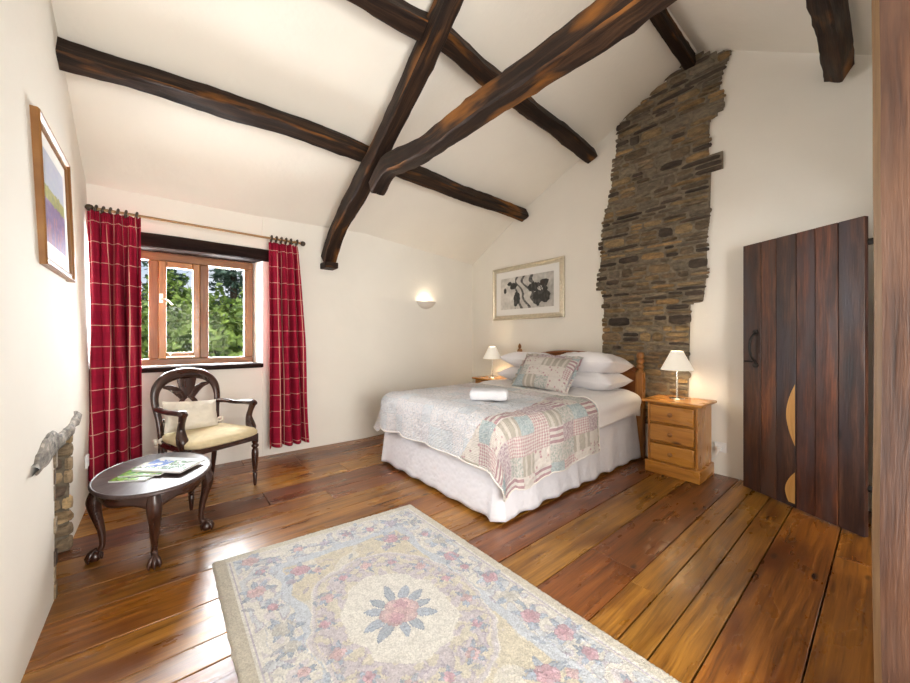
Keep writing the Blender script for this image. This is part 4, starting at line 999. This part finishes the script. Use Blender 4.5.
# ------------------------------------------------------------------ nightstands
ns = thing('nightstand', 'honey pine three drawer nightstand between the bed and the plank door', 'nightstand', (3.60, 1.20, 0), 0, 'pine nightstands')
mb = MB(); mb.box((-.160, -.180, .09), (.17, .180, .63)); mb.box((-.190, -.195, .09), (.17, -.178, .63)); mb.box((-.190, .178, .09), (.17, .195, .63))
for z in (.105, .279, .446, .613): mb.box((-.188, -.178, z), (-.165, .178, z + .009), grain=1)
mb.build('carcass', M['pine'], ns, bevel=.002)
mb = MB(); mb.box((-.205, -.215, 0), (.175, .215, .105)); mb.build('plinth', M['pine'], ns, bevel=.006)
mb = MB(); mb.box((-.225, -.235, .628), (.18, .235, .652), grain=1); mb.build('top', M['pine'], ns, bevel=.008)
for z in (.119, .292, .459):
    mb = MB(); mb.box((-.207, -.172, z), (-.180, .172, z + .150), grain=1); d_ = mb.build('drawer', M['pine'], ns, bevel=.009)
    mb = MB(); mb.tube([(-.205, 0, z + .077), (-.215, 0, z + .077), (-.223, 0, z + .077), (-.232, 0, z + .077), (-.238, 0, z + .077)], [.009, .008, .018, .019, .008], 12); mb.build('knob', M['postwood'], d_)
ns2 = dup(ns, (3.60, 3.50, 0), 0, 'pine nightstand in the far corner beyond the bed', 'pine nightstands')
# lamps
lp = thing('table_lamp', 'lit chrome table lamp with white cone shade on the nearer nightstand, against the stone', 'lamp', (3.58, 1.215, .652), 0, 'bedside lamps')
mb = MB(); mb.lathe([(.0, 0), (.062, 0), (.064, .006), (.058, .012), (.012, .018), (.0, .02)], (0, 0, 0), 28); mb.build('base', M['chrome'], lp)
mb = MB(); mb.lathe([(.007, .015), (.007, .10), (.011, .105), (.007, .112), (.007, .30)], (0, 0, 0), 12); mb.build('stem', M['chrome'], lp)
mb = MB(); mb.lathe([(.014, .27), (.018, .29), (.024, .32), (.02, .345), (.0, .35)], (0, 0, 0), 12); mb.build('bulb', M['bulb'], lp)
mb = MB(); mb.lathe([(.130, .262), (.048, .430), (.046, .430), (.128, .262)], (0, 0, 0), 36, cap=False); mb.build('lamp_shade', M['shade'], lp, smooth=40)
lp2 = dup(lp, (3.55, 3.50, .652), 0, 'lit table lamp with white cone shade in the far corner beyond the pillows', 'bedside lamps')
for L in (lp, lp2):
    point('lamp_glow', tuple(Vector(L.location) + Vector((0, 0, .375))), 2.4, (1, .78, .5), .02); point('lamp_glow', tuple(Vector(L.location) + Vector((0, 0, .235))), .6, (1, .78, .5), .02)
# wall socket with cable
so2 = thing('wall_socket', 'white plug socket low on the wall right of the nightstand', 'socket', (3.8, .945, .24))
mb = MB(); mb.box((3.788, .90, .20), (3.799, .99, .285)); mb.build('plate', M['white'], so2, True, bevel=.003)
mb = MB(); mb.box((3.752, .93, .215), (3.788, .965, .25)); mb.build('plug', M['white'], so2, True, bevel=.006)
mb = MB(); mb.tube(smooth_path([(3.755, .95, .22), (3.75, .97, .16), (3.775, 1.02, .12), (3.785, 1.08, .15), (3.785, 1.2, .3)], 5), .0035, 6); tag(mb.build('lamp_cable', M['white']), 'thin white lamp cable running down to the socket', 'cable')
mb = MB(); mb.box((lwx(.4) - .002, 3.31, .35), (lwx(.4) + .01, 3.39, .43)); tag(mb.build('wall_socket', M['white'], bevel=.003), 'small white socket on the left wall behind the oval table', 'socket')

# ------------------------------------------------------------------ oval coffee table
ct = thing('coffee_table', 'low oval mahogany coffee table with cabriole legs and claw feet', 'coffee table', (-.024, 2.72, 0))
A_, B_ = .272, .385
mb = MB(); mb.lathe([(.0, .405), (.93, .405), (.985, .410), (1.0, .417), (.995, .424), (.975, .430), (.955, .428), (.93, .430), (.0, .430)], (0, 0, 0), 72, A_, B_); mb.build('tabletop', M['mahogtop'], ct, smooth=30)
mb = MB(); ax_, bx_ = .242, .345
def apr(u, v):
    a = u * 2 * PI; k = abs(math.sin(2 * a)); low = .338 - .008 * math.cos(8 * a) + .02 * k ** .5 - .018 * (1 - k) ** 3
    return (ax_ * math.cos(a), bx_ * math.sin(a), .408 + (low - .408) * v)
mb.grid(apr, 96, 4, uvfn=lambda u, v: (u * 1.7, v * .06), close_u=True); mb.build('apron', M['mahog'], ct, solid=.018, smooth=60)
for dx_, dy_ in ((-1, 0), (1, 0), (0, -1), (0, 1)):
    rx_, ry_ = (ax_, 0) if dx_ else (0, bx_); r0 = ax_ if dx_ else bx_; foot = (.247 if dx_ else .268)
    prf = [(r0 - .020, .41, .027), (r0 - .002, .36, .033), (r0 + .010, .315, .033), (r0 + .002, .25, .025), (r0 * .55 + foot * .45 - .02, .16, .017), (foot - .028, .085, .0135), (foot - .018, .055, .015)]
    if dy_: prf = [(r0 - .020, .41, .027), (r0 - .010, .36, .034), (r0 - .010, .315, .032), (r0 - .030, .25, .025), (r0 - .058, .16, .018), (foot - .022, .085, .0135), (foot - .012, .055, .015)]
    P3 = smooth_path([(a * dx_, a * dy_, z) for a, z, r_ in prf], 5); rad = lerp_list([r_ for _, _, r_ in prf], len(P3))
    mb = MB(); mb.tube(P3, rad, 12, up=(dx_, dy_, 0)); lg = mb.build('leg', M['mahog'], ct, smooth=60)
    mb = MB(); fx, fy = dx_ * foot, dy_ * foot
    mb.lathe([(.0, .0), (.018, .002), (.028, .016), (.028, .03), (.018, .048), (.0, .055)], (fx, fy, 0), 14)
    for q in (-1, 0, 1):
        aa = math.atan2(dy_, dx_) + q * .75; ox, oy = math.cos(aa), math.sin(aa)
        mb.tube([(fx - ox * .005, fy - oy * .005, .062), (fx + ox * .022, fy + oy * .022, .045), (fx + ox * .034, fy + oy * .034, .022), (fx + ox * .033, fy + oy * .033, .002)], [.009, .011, .009, .004], 8)
    aa = math.atan2(dy_, dx_) + PI; ox, oy = math.cos(aa), math.sin(aa); mb.tube([(fx, fy, .055), (fx + ox * .026, fy + oy * .026, .03), (fx + ox * .026, fy + oy * .026, .004)], [.009, .009, .004], 8)
    mb.build('claw_foot', M['mahog'], lg, smooth=60)
# magazines
def magazine(cs, z, th, label, fn, name='magazine'):
    # cs: four corners anticlockwise (near-left, near-right, far-right, far-left)
    c = [Vector((a, b17, 0)) for a, b17 in cs]; ctr = sum(c, Vector()) / 4
    t = thing(name, label, 'magazine', (ctr.x, ctr.y, z), 0, 'magazines on the oval table')
    def fp(u, v): return (c[0] * (1 - u) + c[1] * u) * (1 - v) + (c[3] * (1 - u) + c[2] * u) * v - ctr
    mb = MB(); q = [fp(0, 0), fp(1, 0), fp(1, 1), fp(0, 1)]; V = [(p.x, p.y, .0005) for p in q] + [(p.x, p.y, th) for p in q]
    mb.add(V, [(0, 3, 2, 1), (0, 1, 5, 4), (1, 2, 6, 5), (2, 3, 7, 6), (3, 0, 4, 7), (4, 5, 6, 7)]); mb.build('pages', M['mat'], t, smooth=0)
    mb = MB(); mb.grid(lambda u, v: tuple(fp(u, v) + Vector((0, 0, th + .0008))), 46, 46, col=fn); mb.build('cover', M['vc_cover'], t, smooth=0)
def cov1(u, v):
    k = fb(u * 6, v * 6, 3) + .5 * fb(u * 18, v * 18, 1)
    if v > .78: return (.62, .66, .70)
    if v < .12: return (.75, .75, .74)
    if k > .12: return (.62, .64, .62)
    if u < .45 and v > .25: return (.05, .13, .42)
    return (.03, .12, .04) if k < -.05 else (.10, .22, .08)
def cov2(u, v):
    k = fb(u * 8, v * 8, 13); return (.6, .62, .55) if v > .6 else ((.10, .32, .04) if k > -.1 else (.35, .5, .1))
def cov3(u, v):
    k = fb(u * 7, v * 7, 23); return (.22, .42, .06) if k > 0 else ((.55, .6, .45) if k < -.2 else (.08, .2, .05))
magazine([(-.215, 2.64), (-.06, 2.545), (.05, 2.74), (-.115, 2.835)], .430, .007, 'green covered magazine at the bottom left of the pile on the oval table', cov3)
magazine([(-.18, 2.68), (.0, 2.57), (.11, 2.77), (-.07, 2.875)], .438, .006, 'middle magazine of the pile on the oval table, only its green edge showing', cov2)
magazine([(-.125, 2.72), (.085, 2.515), (.215, 2.68), (.015, 2.90)], .4452, .009, 'top magazine with blue and green landscape cover on the oval table', cov1)

# ------------------------------------------------------------------ armchair
ch = thing('armchair', 'antique balloon back mahogany armchair with cream seat under the window', 'armchair', (.29, 3.40, 0), math.radians(24))
mb = MB()
oval = smooth_path([(-.205, .235, .30), (-.205, .245, .46), (-.212, .262, .58), (-.228, .285, .72), (-.205, .300, .82), (-.125, .310, .89), (0, .315, .912), (.125, .310, .89), (.205, .300, .82), (.228, .285, .72), (.212, .262, .58), (.205, .245, .46), (.205, .235, .30)], 6)
mb.tube(oval, lerp_list([.021, .023, .023, .026, .034, .042, .044, .042, .034, .026, .023, .023, .021], len(oval)), 12, up=(0, 1, 0), sx=.62); bk = mb.build('back_frame', M['mahog'], ch, smooth=60)
mb = MB()
for s_ in (-1, 1):
    mb.tube(smooth_path([(s_ * .165, .298, .815), (s_ * .11, .300, .800), (s_ * .055, .296, .755), (s_ * .02, .288, .70)], 5), lerp_list([.012, .024, .032, .024], 16), 10, up=(0, 1, 0), sx=.45)
    mb.tube(smooth_path([(s_ * .012, .29, .73), (s_ * .055, .282, .67), (s_ * .06, .273, .60), (s_ * .03, .262, .52), (s_ * .045, .252, .45)], 5), lerp_list([.015, .020, .019, .013, .013], 21), 10, up=(0, 1, 0), sx=.6)
mb.tube([(-.21, .262, .56), (0, .258, .545), (.21, .262, .56)], .013, 8); mb.tube([(0, .302, .87), (0, .298, .80), (0, .292, .72)], [.075, .060, .030], 10, up=(0, 1, 0), sx=.25)
mb.build('splat', M['mahog'], bk, smooth=60)
mb = MB(); 
fr = [(-.245, -.235), (.245, -.235), (.205, .235), (-.205, .235)]
def rail(a, b18, z0, z1, t_):
    a, b18 = Vector(a), Vector(b18); d = (b18 - a).normalized(); nn_ = Vector((-d.y, d.x)) * t_ / 2; pl = [a - nn_, b18 - nn_, b18 + nn_, a + nn_]
    P = [(p.x, p.y, z0) for p in pl] + [(p.x, p.y, z1) for p in pl]; L = (b18 - a).length
    F = [(0, 3, 2, 1), (4, 5, 6, 7), (0, 1, 5, 4), (1, 2, 6, 5), (2, 3, 7, 6), (3, 0, 4, 7)]; mb.add(P, F, [[(0, 0), (L, 0), (L, .05), (0, .05)]] * 6)
for i in range(4): rail(fr[i], fr[(i + 1) % 4], .372, .42, .03)
mb.build('seat_rail', M['mahog'], ch, bevel=.004)
for s_ in (-1, 1):
    mb = MB(); x, y = s_ * .235, -.225
    mb.lathe([(.009, 0), (.012, .02), (.014, .05), (.018, .10), (.012, .108), (.021, .118), (.014, .128), (.018, .14), (.024, .20), (.027, .26), (.024, .295), (.014, .305), (.027, .318), (.027, .33), (.016, .34), (.024, .352), (.025, .37)], (x, y, 0), 16); mb.build('leg', M['mahog'], ch, smooth=50)
    mb = MB(); mb.tube(smooth_path([(s_ * .185, .24, .38), (s_ * .188, .25, .25), (s_ * .192, .275, .12), (s_ * .196, .31, .0)], 4), lerp_list([.022, .020, .017, .014], 13), 8, square=.7); mb.build('leg', M['mahog'], ch, smooth=40)
    ar = smooth_path([(s_ * .218, .272, .655), (s_ * .240, .19, .660), (s_ * .250, .06, .656), (s_ * .256, -.06, .664), (s_ * .258, -.155, .668), (s_ * .258, -.19, .658)], 5)
    mb = MB(); mb.tube(ar, lerp_list([.024, .023, .022, .025, .030, .022], len(ar)), 12, sx=.8); arm = mb.build('arm', M['mahog'], ch, smooth=60)
    sp_ = smooth_path([(s_ * .257, -.165, .66), (s_ * .252, -.14, .60), (s_ * .250, -.125, .55), (s_ * .252, -.135, .50), (s_ * .252, -.15, .46), (s_ * .248, -.16, .39)], 5)
    mb = MB(); mb.tube(sp_, lerp_list([.026, .021, .024, .034, .038, .024], len(sp_)), 12); mb.build('arm_support', M['mahog'], arm, smooth=60)
def seat(u, v):
    a = 2 * PI * u; e = 6.0; ca, sa = math.cos(a), math.sin(a); r_ = (abs(ca) ** e + abs(sa) ** e) ** (-1 / e); prf = [(.0, .415), (.96, .415), (1.02, .425), (1.03, .450), (.97, .468), (.82, .482), (.5, .492), (0, .494)]
    t_ = v * (len(prf) - 1); i = min(int(t_), len(prf) - 2); t_ -= i; rr_ = prf[i][0] * (1 - t_) + prf[i + 1][0] * t_; z = prf[i][1] * (1 - t_) + prf[i + 1][1] * t_
    y = sa * r_ * .262 * rr_; x = ca * r_ * (.240 - .1 * (y)) * rr_; return (x, y - .005 - .02 * (1 - (x / .25) ** 2) * (y < -.1) * rr_, z + .003 * fb(x * 14, y * 14, 1))
mb = MB(); mb.grid(seat, 56, 21, uvfn=lambda u, v: (u, v), close_u=True); st_ = mb.build('seat', M['seatpad'], ch, smooth=60)
for (x, y, z) in ((.185, .20, .50), (-.235, .20, .42)):
    mb = MB(); loop_ = [(x + .036 * math.sin(q * 2 * PI / 14) * (1 + .2 * math.sin(q)), y + .016 * math.cos(q * 4 * PI / 14), z + .016 * math.sin(q * 4 * PI / 14)) for q in range(15)]
    mb.tube(loop_, .011, 8, cap=False); mb.build('tie', M['cream'], st_, smooth=60)
cmb = pillow_mesh(.38, .25, .13, 21)
Rc = Matrix.Rotation(math.radians(24), 3, 'Z')
cpos = Vector((.29, 3.40, 0)) + Rc @ Vector((-.05, .13, .590))
place_pillow('cushion', cmb, M['cream'], 'small crumpled cream cushion leaning against the back of the armchair', 'cushion', tuple(cpos), (1.15, .10, math.radians(20)))
